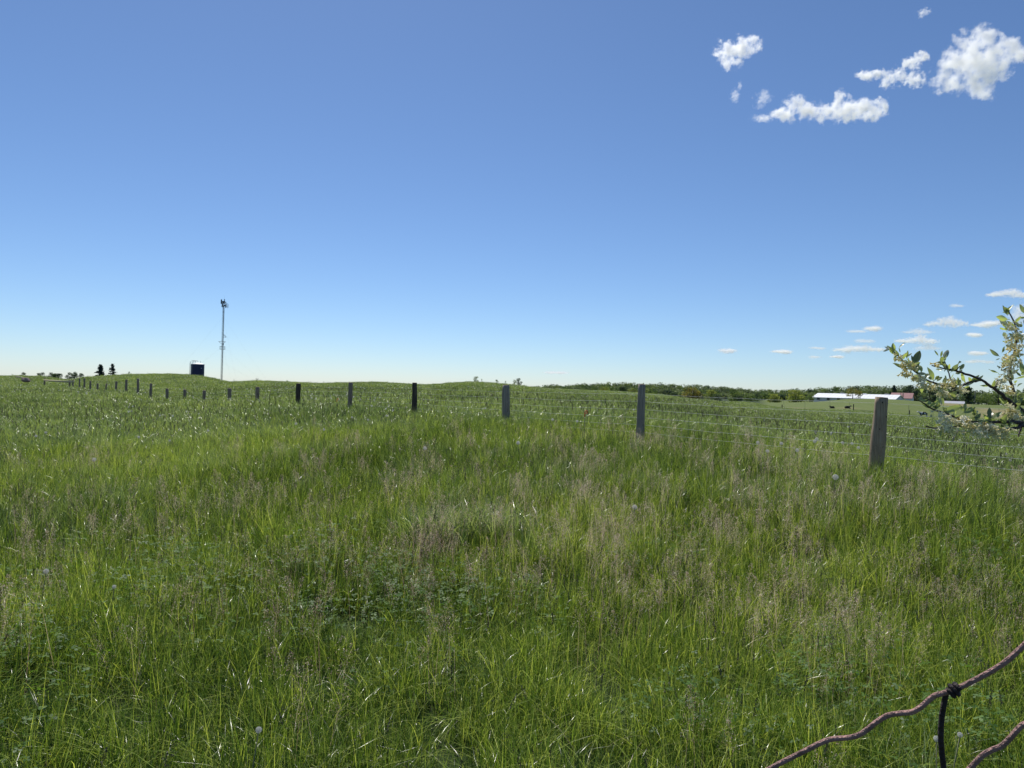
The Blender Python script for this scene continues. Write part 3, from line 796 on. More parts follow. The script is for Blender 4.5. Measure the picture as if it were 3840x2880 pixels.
# ------------------------------------------------------------------ trees
M_BARK = plain('tree_bark', (0.09, 0.07, 0.055), 0.9, var=0.4, scale=3)
def foliage(name, lo, mid, hi, trans=(1.4, 1.4, 0.7), tf=0.4):
    return leafy(name, [(0.0, lo), (0.5, mid), (1.0, hi)], trans, tf, 0.5, 0.02, big=0.15, objrand=0.3)
M_F_DARK = foliage('dark_foliage', (0.036, 0.061, 0.044), (0.063, 0.099, 0.058), (0.112, 0.154, 0.086))
M_F_MID = foliage('green_foliage', (0.076, 0.123, 0.052), (0.142, 0.199, 0.072), (0.224, 0.274, 0.102))
M_F_BRIGHT = foliage('fresh_foliage', (0.115, 0.158, 0.050), (0.209, 0.251, 0.072), (0.313, 0.334, 0.113))
M_F_BRONZE = foliage('bronze_foliage', (0.11, 0.10, 0.03), (0.20, 0.18, 0.055), (0.28, 0.255, 0.085))
M_F_PINE = foliage('conifer_needles', (0.017, 0.034, 0.027), (0.027, 0.051, 0.038), (0.051, 0.081, 0.051), tf=0.1)
M_F_HAZY = foliage('hazed_far_foliage', (0.10, 0.135, 0.08), (0.17, 0.215, 0.115), (0.24, 0.29, 0.14))  # paler green for the far woods, distance haze put into the colour

def leaf_cloud(rg, n, centers, radii, size):
    """n leaf-clump faces on and in a set of lobes"""
    k = rg.choice(len(centers), n, p=np.array(radii) ** 2 / np.sum(np.array(radii) ** 2))
    d = rg.normal(size=(n, 3)); d /= np.linalg.norm(d, axis=1)[:, None]
    r = np.array(radii)[k] * rg.uniform(0.45, 1.08, n)
    P = np.array(centers)[k] + d * r[:, None] * np.array([1, 1, 0.85])
    a = rg.normal(size=(n, 3)) + 0.4 * d; a /= np.linalg.norm(a, axis=1)[:, None]
    b = rg.normal(size=(n, 3)); b -= a * (a * b).sum(1)[:, None]; b /= np.linalg.norm(b, axis=1)[:, None]
    c = np.cross(a, b)
    sz = (size * rg.uniform(0.6, 1.5, n))[:, None]
    V = np.stack([P - b * sz, P - c * sz * 0.6, P + b * sz, P + c * sz * 0.6], 1).reshape(-1, 3)
    lobe = rg.uniform(-0.25, 0.25, len(centers))[k]
    rv = np.clip(rg.uniform(0.2, 0.8, n) + lobe, 0, 1)
    return V, np.repeat(rv, 4)

def deciduous(seed, h, w, n=900, open_=0.0, low=0.12):
    """unit: metres; returns (trunk MB, crown verts, attr). Crown from low*h to h"""
    rg = np.random.default_rng(seed)
    tr = MB()
    tr.tube([(0, 0, -0.3), (0.05 * w * rg.normal() * .3, 0, h * 0.25), (0, 0.02 * w, h * 0.55), (0, 0, h * 0.82)], [0.035 * h, 0.028 * h, 0.018 * h, 0.006 * h], 7)
    cs, rs = [], []
    nl = int(rg.integers(11, 16))
    for i in range(nl):
        t = rg.uniform(0, 1); a = rg.uniform(0, 6.28)
        z = h * (low + (0.92 - low) * t)
        rad_ = 0.5 * w * math.sin(math.pi * min(0.97, 0.2 + 0.72 * t)) * rg.uniform(0.35, 0.85)
        c = np.array([rad_ * math.cos(a), rad_ * math.sin(a), z])
        cs.append(c); rs.append(w * rg.uniform(0.14, 0.24) * (1 - 0.35 * open_))
        if i % 2 == 0: tr.tube([(0, 0, max(0.1 * h, z - 0.22 * h)), tuple(c * np.array([.5, .5, 1]) - np.array([0, 0, 0.08 * h])), tuple(c)], [0.012 * h, 0.008 * h, 0.003 * h], 5)
    cs.append(np.array([0, 0, h * 0.86])); rs.append(w * 0.17)
    V, rv = leaf_cloud(rg, n, cs, rs, 0.036 * w * (1.0 - 0.2 * open_))
    V[:, 2] = np.minimum(V[:, 2], h * 1.02)
    return tr, V, rv

def conifer(seed, h, w, n=800):
    rg = np.random.default_rng(seed)
    tr = MB(); tr.tube([(0, 0, -0.3), (0, 0, h * 0.6), (0, 0, h)], [0.02 * h, 0.012 * h, 0.002 * h], 6)
    cs, nb = [], 46
    V, rv = [], []
    for i in range(nb):
        t = (i + rg.uniform()) / nb
        z = h * (0.06 + 0.93 * t); L_ = 0.5 * w * (1 - t) ** 0.8 * rg.uniform(0.65, 1.2) + 0.02 * w; a = rg.uniform(0, 6.28)
        tip = np.array([L_ * math.cos(a), L_ * math.sin(a), z - 0.12 * L_])
        tr.tube([(0, 0, z), tuple(tip)], [0.006 * h, 0.002 * h], 4)
        m_ = n // nb
        q = rg.uniform(0.15, 1.05, m_)
        P = np.array([0, 0, z])[None] * (1 - q[:, None]) + tip[None] * q[:, None] + rg.normal(size=(m_, 3)) * np.array([0.05 * w, 0.05 * w, 0.022 * h])
        b = np.tile(tip / max(np.linalg.norm(tip), 1e-6), (m_, 1)) * np.array([1, 1, 0]) + rg.normal(size=(m_, 3)) * 0.5
        b /= np.linalg.norm(b, axis=1)[:, None]
        c = rg.normal(size=(m_, 3)); c -= b * (b * c).sum(1)[:, None]; c /= np.linalg.norm(c, axis=1)[:, None]
        sz = 0.05 * w * rg.uniform(0.6, 1.4, m_)[:, None]
        V.append(np.stack([P - b * sz * 1.4, P - c * sz * 0.6, P + b * sz * 1.4, P + c * sz * 0.6], 1).reshape(-1, 3))
        rv.append(np.repeat(rg.uniform(0.1, 0.9, m_), 4))
    return tr, np.concatenate(V), np.concatenate(rv)

TREE_MESH = {}
def tree(name, label, cat, px, ytop, wpx, depth, mat_, seed, kind='dec', n=700, group=None, open_=0.0, low=0.1, base_z=None, stem='trunk', ratio_key=None):
    tp = at(px, ytop, depth)
    g0 = gz1(tp[0], tp[1]) if base_z is None else base_z
    h = max(tp[2] - g0, 0.5); w = wpx / F_PX * depth
    tr, V, rv = (conifer(seed, h, w, n) if kind == 'con' else deciduous(seed, h, w, n, open_, low))
    e = empty(name, (tp[0], tp[1], g0), 0.0)
    tag(e, label, cat, group)
    tr.build(stem, M_BARK, e)
    nq = len(V) // 4
    me = np_mesh('crown', V, np.arange(nq * 4).reshape(-1, 4), mat_, attrs={'rnd': rv})
    link('crown', me, e)
    return e

# -- trees along the far edge of the field on the right, in front of the wooded rise
EDGE = [(2262, 1449, 62, 430, M_F_BRIGHT, 'rounded fresh green tree left of the second thick fence post'),
        (2335, 1449, 48, 420, M_F_DARK, 'dark rounded tree just left of the second thick fence post'),
        (2372, 1454, 40, 410, M_F_BRIGHT, 'bright green tree touching the left side of the second post'),
        (2455, 1466, 60, 400, M_F_MID, 'low green thicket just right of the second thick fence post'),
        (2530, 1471, 50, 330, M_F_DARK, 'low dark bush left of the bronze tree'),
        (2600, 1451, 84, 300, M_F_BRONZE, 'yellow bronze tree standing out in the green tree line'),
        (2668, 1463, 56, 320, M_F_BRIGHT, 'light green tree right beside the bronze tree'),
        (2690, 1477, 46, 300, M_F_DARK, 'dark low bush at the foot of the light green tree'),
        (2745, 1462, 78, 330, M_F_MID, 'broad mid green tree midway between bronze tree and barn'),
        (2775, 1484, 40, 290, M_F_DARK, 'small dark bush under the broad mid green tree'),
        (2818, 1484, 62, 300, M_F_MID, 'green shrubby tree bulging at the field edge'),
        (2842, 1472, 50, 350, M_F_DARK, 'dark tree behind the shrubby one at the field edge'),
        (2905, 1478, 72, 330, M_F_BRIGHT, 'olive green bush left of the big bright tree by the barn'),
        (2985, 1464, 92, 330, M_F_BRIGHT, 'big bright green broad tree left of the white barn'),
        (3035, 1479, 40, 345, M_F_MID, 'olive green tree touching the left end of the barn')]
for i, (px, yt, w, dp, mt_, lab) in enumerate(EDGE):
    tree('broadleaf_tree', lab, 'tree', px, yt, w, dp, mt_, 1100 + i, n=900, group='trees along the far field edge', low=0.05)
tree('broadleaf_tree', 'bronze leaved bushy tree in front of the white barn roof', 'tree', 3196, 1454, 74, 285, M_F_BRONZE, 1150, n=520, open_=0.7, low=0.06)
# -- around the farmstead
tree('conifer_tree', 'dark pointed conifer behind the right end of the white barn', 'tree', 3352, 1445, 44, 470, M_F_PINE, 1160, 'con', 900)
FARM = [(3390, 1453, 46, 480, M_F_DARK, 'dark green tree above the left half of the red roof'),
        (3418, 1446, 66, 485, M_F_PINE, 'large dark rounded tree above the red roof'),
        (3488, 1450, 60, 470, M_F_PINE, 'dark tree half hidden by the flowering branch left of the gap'),
        (3545, 1447, 72, 470, M_F_DARK, 'big dark tree behind the middle of the flowering branch'),
        (3590, 1462, 46, 460, M_F_PINE, 'black green tree left of the tall cone shaped one'),
        (3700, 1473, 62, 450, M_F_MID, 'low green tree right of the tall cone shaped tree'),
        (3745, 1442, 118, 455, M_F_MID, 'tall sparse tree with open branches near the right edge'),
        (3812, 1470, 70, 430, M_F_MID, 'leafy tree at the right edge behind the flowering branch'),
        (3860, 1455, 80, 430, M_F_MID, 'tall leafy tree cut by the right edge of the picture')]
for i, (px, yt, w, dp, mt_, lab) in enumerate(FARM):
    tree('broadleaf_tree', lab, 'tree', px, yt, w, dp, mt_, 1170 + i, n=520 if 'sparse' in lab else 900, group='trees around the farmstead', open_=0.8 if 'sparse' in lab else 0.1, low=0.05)
tree('conifer_tree', 'tall cone shaped green tree right of the grey shed', 'tree', 3632, 1452, 76, 440, M_F_DARK, 1165, 'con', 1100)
# -- left horizon
LEFT = [(88, 1398, 20, 'small round tree above the granite boulder'), (146, 1401, 16, 'leftmost tree of the row above the pale gate rail'),
        (158, 1398, 22, 'second tree of the row above the gate rail, rounded'), (190, 1400, 32, 'wide low tree above the middle of the gate rail'),
        (218, 1404, 34, 'broad grey green tree low in the dip of the horizon'), (262, 1400, 26, 'left half of the paired trees above the first thin posts'),
        (280, 1397, 26, 'taller right half of the paired trees above the thin posts'), (304, 1400, 20, 'small spindly tree just left of the two spruces')]
for i, (px, yt, w, lab) in enumerate(LEFT):
    tree('broadleaf_tree', lab, 'tree', px, yt - 3, w * 1.25, 420, M_F_DARK, 1200 + i, n=900, group='trees on the left horizon', low=0.4)
tree('spruce_tree', 'wider left spruce of the two on the left skyline', 'tree', 377, 1369, 50, 300, M_F_PINE, 1221, 'con', 1100, 'pair of spruces on the skyline')
tree('spruce_tree', 'narrower right spruce of the two on the left skyline', 'tree', 422, 1365, 42, 300, M_F_PINE, 1222, 'con', 900, 'pair of spruces on the skyline')
# -- shrubs on the crest of the middle hill
for i, (px, yt, w, dp, mt_, lab) in enumerate([(1786, 1412, 26, 109, M_F_MID, 'small shrub on top of the middle hill'), (1806, 1420, 9, 110, M_F_MID, 'tiny shrub right of the hilltop shrub'),
        (1863, 1424, 16, 116, M_F_MID, 'low shrub on the slope left of the round bush'), (1896, 1428, 10, 118, M_F_MID, 'sprig sized shrub between hilltop shrub and round bush'),
        (1929, 1422, 18, 119, M_F_MID, 'slim bush joined to the left of the round bush'), (1946, 1418, 30, 120, M_F_DARK, 'rounded dark bush above the thick middle fence post'),
        (484, 1393, 10, 121, M_F_MID, 'tiny bush on the left hill right of the spruces'), (1076, 1427, 12, 121, M_F_MID, 'tiny dark bush on the skyline left of centre')]):
    tree('shrub', lab, 'shrub', px, yt, w, dp, mt_, 1300 + i, n=700, group='shrubs on the hill crest', low=0.2, stem='stem')
tree('broadleaf_tree', 'small crooked tree in the skyline dip right of the lattice tower', 'tree', 878, 1421, 17, 300, M_F_DARK, 1330, n=200, open_=0.6, low=0.3)
# bare twiggy bush
bp = at(965, 1425, 117.5); e = empty('bare_bush', (bp[0], bp[1], gz1(bp[0], bp[1])))
tag(e, 'leafless twiggy bush on the skyline right of the tower', 'bush')
rg = random.Random(3)
for k in range(9):
    a = rg.uniform(0, 6.28); s_ = rg.uniform(0.15, 0.38); h = rg.uniform(0.5, 0.68)
    b = MB(); b.tube([(0, 0, 0), (s_ * .4 * math.cos(a), s_ * .4 * math.sin(a), h * .6), (s_ * math.cos(a), s_ * math.sin(a), h)], [0.012, 0.009, 0.004], 4)
    for q in range(3):
        t = rg.uniform(.4, .9); a2 = a + rg.uniform(-1.2, 1.2)
        p = (s_ * t * .8 * math.cos(a), s_ * t * .8 * math.sin(a), h * t); b.tube([p, (p[0] + .1 * math.cos(a2), p[1] + .1 * math.sin(a2), p[2] + .14)], [0.006, 0.003], 3)
    b.build('twig', M_BARK, e)

# -- wooded rise behind: one mass of crowns
def woods():
    rg = np.random.default_rng(77)
    Vs, rs, mats = [], [], []
    topy = lambda px: np.interp(px, [2030, 2080, 2140, 2220, 2320, 2420, 2520, 2620, 2720, 2850, 2960, 3060, 3150, 3300, 3480, 3620, 3700, 3840, 4200],
                                [1451, 1449, 1447, 1440, 1437, 1439, 1441, 1446, 1454, 1466, 1466, 1458, 1452, 1450, 1452, 1462, 1474, 1466, 1462])
    rows = [(900, 0.0, 0.42), (820, 0.16, 0.45), (740, 0.34, 0.48), (650, 0.52, 0.5), (560, 0.72, 0.55)]
    for dp, drop, dens in rows:
        x = 2010 if dp > 800 else 2120
        while x < 4200:
            w = rg.uniform(24, 44) * (900 / dp) ** 0.6
            yb = np.interp(x, [2000, 2300, 2700, 3000, 4200], [1458, 1466, 1500, 1500, 1510])
            yt = topy(x) + (yb - topy(x)) * drop - 2.0 + rg.uniform(-4.0, 3.5)
            tp = at(x, yt, dp); g0 = gz1(tp[0], tp[1])
            W = w / F_PX * dp; H = max(tp[2] - g0, 3.0)
            if rg.uniform() < 0.12 and drop == 0: W *= 0.45; 
            cs = [np.array([tp[0] + rg.normal() * W * .25, tp[1] + rg.normal() * W * .25, g0 + H * q]) for q in rg.uniform(0.45, 0.9, 6)] + [np.array([tp[0], tp[1], g0 + H - W * 0.2])]
            V, rv = leaf_cloud(rg, 340, cs, [W * rg.uniform(.22, .34) for _ in cs], 0.055 * W)
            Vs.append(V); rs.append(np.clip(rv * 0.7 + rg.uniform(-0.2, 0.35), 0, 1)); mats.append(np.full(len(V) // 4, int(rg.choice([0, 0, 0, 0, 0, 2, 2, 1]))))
            x += w * dens
    # far thin line of conifers where the wood tapers off to the left, and across the far centre
    for px in list(np.arange(1985, 2200, 9)) + list(np.arange(1150, 1240, 8)):
        yt = np.interp(px, [1150, 1240, 1985, 2050, 2100, 2200], [1432, 1432, 1450, 1450, 1452, 1448]) + rg.uniform(-3, 3)
        dp = 880; tp = at(px, yt, dp); g0 = gz1(tp[0], tp[1]); H = tp[2] - g0
        tr, V, rv = conifer(int(px), H, 0.55 * H, 92); V = V + np.array([tp[0], tp[1], g0]); Vs.append(V); rs.append(rv); mats.append(np.full(len(V) // 4, 1))
    V = np.concatenate(Vs); n = len(V) // 4
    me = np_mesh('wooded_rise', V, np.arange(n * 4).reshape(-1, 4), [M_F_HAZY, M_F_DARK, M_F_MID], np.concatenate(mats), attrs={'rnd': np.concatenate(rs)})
    o = link('wooded_rise', me)
    tag(o, 'long wooded rise of mixed trees along the right horizon', 'wood', kind='stuff')
woods()

# ------------------------------------------------------------------ silo tank on the left hill
M_BLUE_STEEL = plain('dark_blue_steel', (0.012, 0.018, 0.075), 0.45, 0.1, 0.2, 1.5)
M_WHITE = plain('white_painted_steel', (0.80, 0.80, 0.79), 0.5, 0.0, 0.05, 2)
M_GALV = plain('galvanised_steel', (0.42, 0.44, 0.46), 0.45, 0.5, 0.15, 4)
def silo():
    dp = 300.0
    s = dp / F_PX
    c = at(740.5, 1405, dp); g0 = gz1(c[0], c[1]) - 0.2
    top = at(740.5, 1366, dp)[2] - g0
    r = 23.5 * s
    e = empty('blue_silo', (c[0], c[1], g0)); tag(e, 'dark blue steel silo with white domed roof behind the left hill', 'silo')
    ns, nr = 40, 9
    mb = MB(); V = []; Fc = []
    prof = []
    for i in range(nr):
        z0, z1 = top * i / nr, top * (i + 1) / nr
        prof += [(r, z0 + 0.02), (r, z1 - 0.10), (r * 1.012, z1 - 0.06), (r * 1.012, z1 - 0.01)]
    for (q, z) in prof:
        V += [(q * math.cos(2 * math.pi * k / ns), q * math.sin(2 * math.pi * k / ns), z) for k in range(ns)]
    for i in range(len(prof) - 1):
        for k in range(ns): Fc.append((i * ns + k, i * ns + (k + 1) % ns, (i + 1) * ns + (k + 1) % ns, (i + 1) * ns + k))
    mb.add(V, Fc).build('tank_wall', M_BLUE_STEEL, e, smooth=False)
    pr = [(r * 1.03, top - 0.08), (r * 1.03, top + 0.06), (r * 0.8, top + 0.24), (r * 0.45, top + 0.50), (r * 0.12, top + 0.66), (0.01, top + 0.68)]
    V = []; Fc = []
    for (q, z) in pr: V += [(q * math.cos(2 * math.pi * k / ns), q * math.sin(2 * math.pi * k / ns), z) for k in range(ns)]
    for i in range(len(pr) - 1):
        for k in range(ns): Fc.append((i * ns + k, i * ns + (k + 1) % ns, (i + 1) * ns + (k + 1) % ns, (i + 1) * ns + k))
    MB().add(V, Fc).build('roof', M_WHITE, e)
    # fill pipes with hooped tops, ladder and roof rail
    for (ox, oy, hx) in ((-r - 0.15, -1.2, 1.7), (-r * 0.52, -r * 0.90, 1.7)):
        arc = [(ox, oy, 0), (ox, oy, top + 0.2)] + [(ox + hx * (1 - math.cos(a)) * 0.62, oy + 0.5 * a, top + 0.2 + 1.35 * math.sin(a)) for a in np.linspace(0.15, 2.7, 12)]
        MB().tube(arc, 0.055, 8).build('fill_pipe', M_GALV, e, smooth=True)
    lad = MB()
    for ox in (-0.22, 0.22): lad.tube([(-r - 0.35, ox - 0.2, 0), (-r - 0.35, ox - 0.2, top + 1.0)], 0.035, 5)
    for z in np.arange(0.3, top + 1.0, 0.35): lad.tube([(-r - 0.35, -0.42, z), (-r - 0.35, 0.02, z)], 0.02, 4)
    lad.build('ladder', M_GALV, e)
    rail = MB()
    for zz in (0.5, 1.0): rail.tube([(r * 0.55 * math.cos(a) - 0.6, r * 0.55 * math.sin(a), top + 0.5 + zz) for a in np.linspace(1.6, 4.8, 10)], 0.03, 4)
    for a in np.linspace(1.6, 4.8, 6): rail.tube([(r * 0.55 * math.cos(a) - 0.6, r * 0.55 * math.sin(a), top + 0.3), (r * 0.55 * math.cos(a) - 0.6, r * 0.55 * math.sin(a), top + 1.5)], 0.03, 4)
    rail.build('roof_rail', M_GALV, e)
    MB().tube([(r * 0.45, -0.2, top + 0.5), (r * 0.45, -0.2, top + 1.35)], 0.06, 6).tube([(r * 0.45 - .18, -0.2, top + 1.3), (r * 0.45 + .18, -0.2, top + 1.3)], 0.05, 6).build('roof_vent', M_GALV, e)
    MB().box((r * 0.80, -r * 0.62, top * 0.82), (r * 0.80 + 0.3, -r * 0.62 + 0.12, top * 0.82 + 0.25)).build('gauge_box', M_WHITE, e)
silo()

# ------------------------------------------------------------------ guyed lattice mast
M_MAST = plain('dull_galvanised_lattice', (0.10, 0.105, 0.115), 0.6, 0.1, 0.25, 2)
M_ANT = plain('antenna_grey', (0.20, 0.22, 0.25), 0.5, 0.0, 0.1, 2)
M_BOXD = plain('dark_radio_unit', (0.03, 0.033, 0.04), 0.6)
def mast():
    dp = 480.0; s = dp / F_PX
    b = at(831, 1424, dp); g0 = gz1(b[0], b[1])
    H = at(838.5, 1150, dp)[2] - g0           # underside of the antenna head
    e = empty('lattice_mast', (b[0], b[1], g0)); tag(e, 'tall slim guyed lattice mast with antenna cluster on top', 'tower')
    W = 0.62
    legs = [(W * math.cos(a), W * math.sin(a)) for a in (R(100), R(220), R(340))]
    for (x, y) in legs:
        MB().tube([(x, y, 0), (x, y, H + 3.2)], 0.085, 6).build('mast_leg', M_MAST, e)
    br = MB(); z = 0.0; k = 0
    while z < H + 2.0:
        for i in range(3):
            p, q = legs[i], legs[(i + 1) % 3]
            br.tube([(p[0], p[1], z), (q[0], q[1], z)], 0.03, 4, 0, False)
            if k % 2: p, q = q, p
            br.tube([(p[0], p[1], z), (q[0], q[1], z + 1.25)], 0.03, 4, 0, False)
        z += 1.25; k += 1
    br.build('lattice_bracing', M_MAST, e)
    MB().tube([(0.05, -0.3, 0), (0.05, -0.3, H)], 0.10, 5).build('feeder_cables', M_BOXD, e)
    # joint collars
    for f in (0.02, 0.315, 0.93):
        for (x, y) in legs: MB().tube([(x, y, H * f - .12), (x, y, H * f + .12)], 0.16, 8).build('joint_collar', M_BOXD, e)
    # side platforms with booms
    for (z, L_, R_) in ((H * 0.615, -2.1, 2.0), (H * 0.56, -2.7, 1.0)):
        f = MB(); f.tube([(L_ if z < H * .6 else 0, 0, z), (R_, 0, z)], 0.11, 5)
        if z < H * .6: f.tube([(L_, 0, z), (-.5, 0, z - 1.6)], 0.11, 5).tube([(R_ * 1.9, 0, z), (.5, 0, z - 1.2)], 0.11, 5).tube([(R_, 0, z), (R_ * 1.9, 0, z)], .11, 5)
        else: f.tube([(.3, 0, z + 1.6), (2.0, 0, z)], 0.11, 5).tube([(0, 0, z + 1.6), (1.1, 0, z + 1.7), (2.6, 0, z)], 0.09, 5)
        f.build('boom_arm', M_MAST, e)
    z = H * 0.462; f = MB()
    for zz in (z, z + 1.75): f.tube([(-1.6, -.4, zz), (1.8, -.4, zz)], 0.11, 5)
    for x in (-1.6, -0.9, 1.1, 1.8): f.tube([(x, -.4, z - .2), (x, -.4, z + 2.0)], 0.09, 5)
    f.tube([(1.1, -.4, z + 1.75), (1.8, -.4, z)], 0.04, 4)
    f.build('side_frame', M_MAST, e)
    MB().box((0.25, -0.5, z + 2.6), (0.75, 0.0, z + 4.0)).build('radio_unit', M_BOXD, e)
    # antenna head: three sector frames with panels
    hd = MB()
    for zz in (H + 0.4, H + 2.2):
        for i in range(3):
            a0, a1 = R(30 + 120 * i), R(150 + 120 * i)
            p = (2.35 * math.cos(a0), 2.35 * math.sin(a0), zz); q = (2.35 * math.cos(a1), 2.35 * math.sin(a1), zz)
            hd.tube([p, q], 0.06, 5); hd.tube([(0, 0, zz), p], 0.05, 5)
    hd.build('head_frame', M_MAST, e)
    rgm = random.Random(8)
    for i in range(3):
        a0, a1 = R(30 + 120 * i), R(150 + 120 * i)
        for t in (0.0, 0.36, 0.72):
            x = 2.4 * ((1 - t) * math.cos(a0) + t * math.cos(a1)); y = 2.4 * ((1 - t) * math.sin(a0) + t * math.sin(a1))
            z0 = H - 0.2 + rgm.choice((-0.4, 2.2)) + rgm.uniform(-.2, .2); hh = rgm.uniform(2.4, 3.0)
            an = MB(); an.tube([(x, y, z0 - .3), (x, y, z0 + hh + .3)], 0.05, 5)
            mm = Matrix.Translation((x * 1.08, y * 1.08, z0)) @ Matrix.Rotation(math.atan2(y, x), 4, 'Z')
            an.box((0, -0.2, 0), (0.2, 0.2, hh), 0, mm)
            an.build('panel_antenna', M_ANT, e)
    for (x, y, z0, q) in ((-0.5, -0.6, H + 2.6, 0.55), (0.3, -0.6, H + 2.4, 0.42), (0.7, -.5, H + 0.5, .35), (-.3, -.6, H + .1, .4), (-.9, -.3, H + 1.4, .3), (1.2, .2, H + 2.7, .3), (.1, .4, H + 2.9, .5)):
        MB().box((x - q, y - .3, z0), (x + q, y + .3, z0 + q * 1.7)).build('radio_unit', M_BOXD, e)
    MB().tube([(0.2, 0, H + 2.2), (0.2, 0, H + 7.2)], [0.05, 0.02], 5).build('lightning_rod', M_MAST, e)
    MB().tube([(0.75, 0, H + 2.2), (0.75, 0, H + 5.0)], [0.06, 0.05], 5).build('whip_antenna', M_ANT, e)
    for i, (zz, ax_, ay_) in enumerate(((0.88, -34, -6), (0.88, 31, 6), (0.88, -2, 34), (0.5, -30, -5), (0.5, 30, 6), (0.5, -4, 30), (.3, 28, 5))):
        MB().tube([(0, 0, H * zz), (ax_ * 0.5, ay_ * .5, H * zz * 0.48), (ax_, ay_, 0)], 0.012, 4).build('guy_wire', M_GALV, e)
mast()

# ------------------------------------------------------------------ barn, red roofed shed, grey shed, poles
M_BWALL = plain('white_corrugated_wall', (0.62, 0.62, 0.66), 0.6, 0, 0.06, 0.6)
M_BROOF = plain('white_metal_roof', (0.84, 0.85, 0.85), 0.42, 0.0, 0.04, 0.3)
M_FAN = plain('black_fan_hood', (0.02, 0.02, 0.022), 0.7)
M_RED = plain('faded_red_roof', (0.27, 0.12, 0.115), 0.6, 0, 0.2, 0.4)
M_SHED = plain('grey_shed_roof', (0.45, 0.45, 0.48), 0.5, 0.1, 0.1, 0.5)
M_POLE = plain('dark_pole_wood', (0.06, 0.045, 0.035), 0.85)
def gable(name, label, cat, corner, phi, length, width, wall_h, rise, wall_m, roof_m, over=0.6, ribs=True):
    """local frame: x along the ridge, y away from the viewer; corner = near left eave corner on the ground"""
    e = empty(name, tuple(corner), -phi); tag(e, label, cat)
    L_, W, h = length, width, wall_h
    n = int(L_ / 0.6)
    w = MB()
    # front wall as shallow corrugation
    V = []; Fc = []
    for i in range(n + 1):
        y = 0.025 if i % 2 else 0.0
        V += [(L_ * i / n, y, 0), (L_ * i / n, y, h)]
    for i in range(n): Fc.append((2 * i, 2 * i + 2, 2 * i + 3, 2 * i + 1))
    w.add(V, Fc); w.build('front_wall', wall_m, e)
    MB().box((0, W - 0.1, 0), (L_, W, h)).build('back_wall', wall_m, e)
    for x in (0.0, L_ - 0.12):
        v = [(x, 0.03, 0), (x, W - .11, 0), (x, W - .11, h), (x, W / 2, h + rise * 0.97), (x, 0.03, h), (x + .12, 0.03, 0), (x + .12, W - .11, 0), (x + .12, W - .11, h), (x + .12, W / 2, h + rise * 0.97), (x + .12, 0.03, h)]
        MB().add(v, [(0, 1, 2, 3, 4), (9, 8, 7, 6, 5), (0, 5, 6, 1), (1, 6, 7, 2), (2, 7, 8, 3), (3, 8, 9, 4), (4, 9, 5, 0)]).build('gable_wall', wall_m, e)
    sl = rise / (W / 2)
    for sgn, nm in ((0, 'roof_slope'), (1, 'roof_slope')):
        y0, y1 = (-over, W / 2) if sgn == 0 else (W + over, W / 2)
        z0 = h - over * sl + 0.06; z1 = h + rise + 0.06
        v = [(-over, y0, z0), (L_ + over, y0, z0), (L_ + over, y1, z1), (-over, y1, z1), (-over, y0, z0 + .12), (L_ + over, y0, z0 + .12), (L_ + over, y1, z1 + .12), (-over, y1, z1 + .12)]
        f = [(0, 1, 2, 3), (7, 6, 5, 4), (4, 5, 1, 0), (5, 6, 2, 1), (7, 4, 0, 3)]
        if sgn: f = [tuple(reversed(q)) for q in f]
        ro = MB().add(v, f).build(nm, roof_m, e)
        if ribs:
            rb = MB()
            for x in np.arange(0.4, L_, 1.8):
                yy0, yy1 = (y0 + .02, y1 - .05) if not sgn else (y0 - .02, y1 + .05)
                rb.tube([(x, yy0, z0 + .13), (x, yy1, z1 + .13)], 0.035, 4)
            rb.build('standing_seams', roof_m, ro)
    return e
dpB = 395.0; phi = R(46)
cB = at(3051, 1489, dpB); gB = at(3051, 1509, dpB)[2]
barn = gable('barn', 'long low white barn with bright metal roof beyond the pasture', 'barn', (cB[0], cB[1], gB - 0.6), phi, 41.0, 13.0, cB[2] - gB + 0.6, 2.1, M_BWALL, M_BROOF)
hB = cB[2] - gB + 0.6
for x in (2.7, 8.0, 13.4, 18.9, 24.5):
    MB().box((x - 0.55, -0.75, hB - 1.25), (x + 0.55, 0.05, hB - 0.35)).build('fan_hood', M_FAN, barn)
for x in (12.5, 24.0, 35.0):
    v = MB(); v.tube([(x - 1.1, 6.5, hB + 2.2), (x + 1.1, 6.5, hB + 2.2)], 0.42, 8); v.build('ridge_vent', M_BWALL, barn)
MB().box((-0.05, 1.5, 0.0), (-0.02, 4.5, hB - .4)).build('end_door', M_FAN, barn)
MB().add([(9.9, -.62, hB - .07), (10.9, -.62, hB - .07), (10.9, 6.4, hB + 2.19), (9.9, 6.4, hB + 2.19)], [(0, 1, 2, 3)]).build('roof_strip', plain('grey_roof_strip', (0.6, 0.6, 0.58), 0.5), barn)  # strip from eave to ridge, greyer than the roof around it
cS = at(3351, 1492, 425)
red = gable('shed', 'faded red roofed farm building right of the white barn', 'building', (cS[0], cS[1] + 3, gz1(cS[0], cS[1]) - .3), R(35), 10.5, 12.0, cS[2] - gz1(cS[0], cS[1]) + .3, 2.9, M_BWALL, M_RED, ribs=False)
cG = at(3545, 1513, 420)
gable('shed', 'low grey roofed shed behind the flowering branch', 'shed', (cG[0], cG[1], gz1(cG[0], cG[1]) - .5), R(30), 9.0, 8.0, max(0.6, cG[2] - gz1(cG[0], cG[1]) + .5), 1.3, M_BWALL, M_SHED, ribs=False)
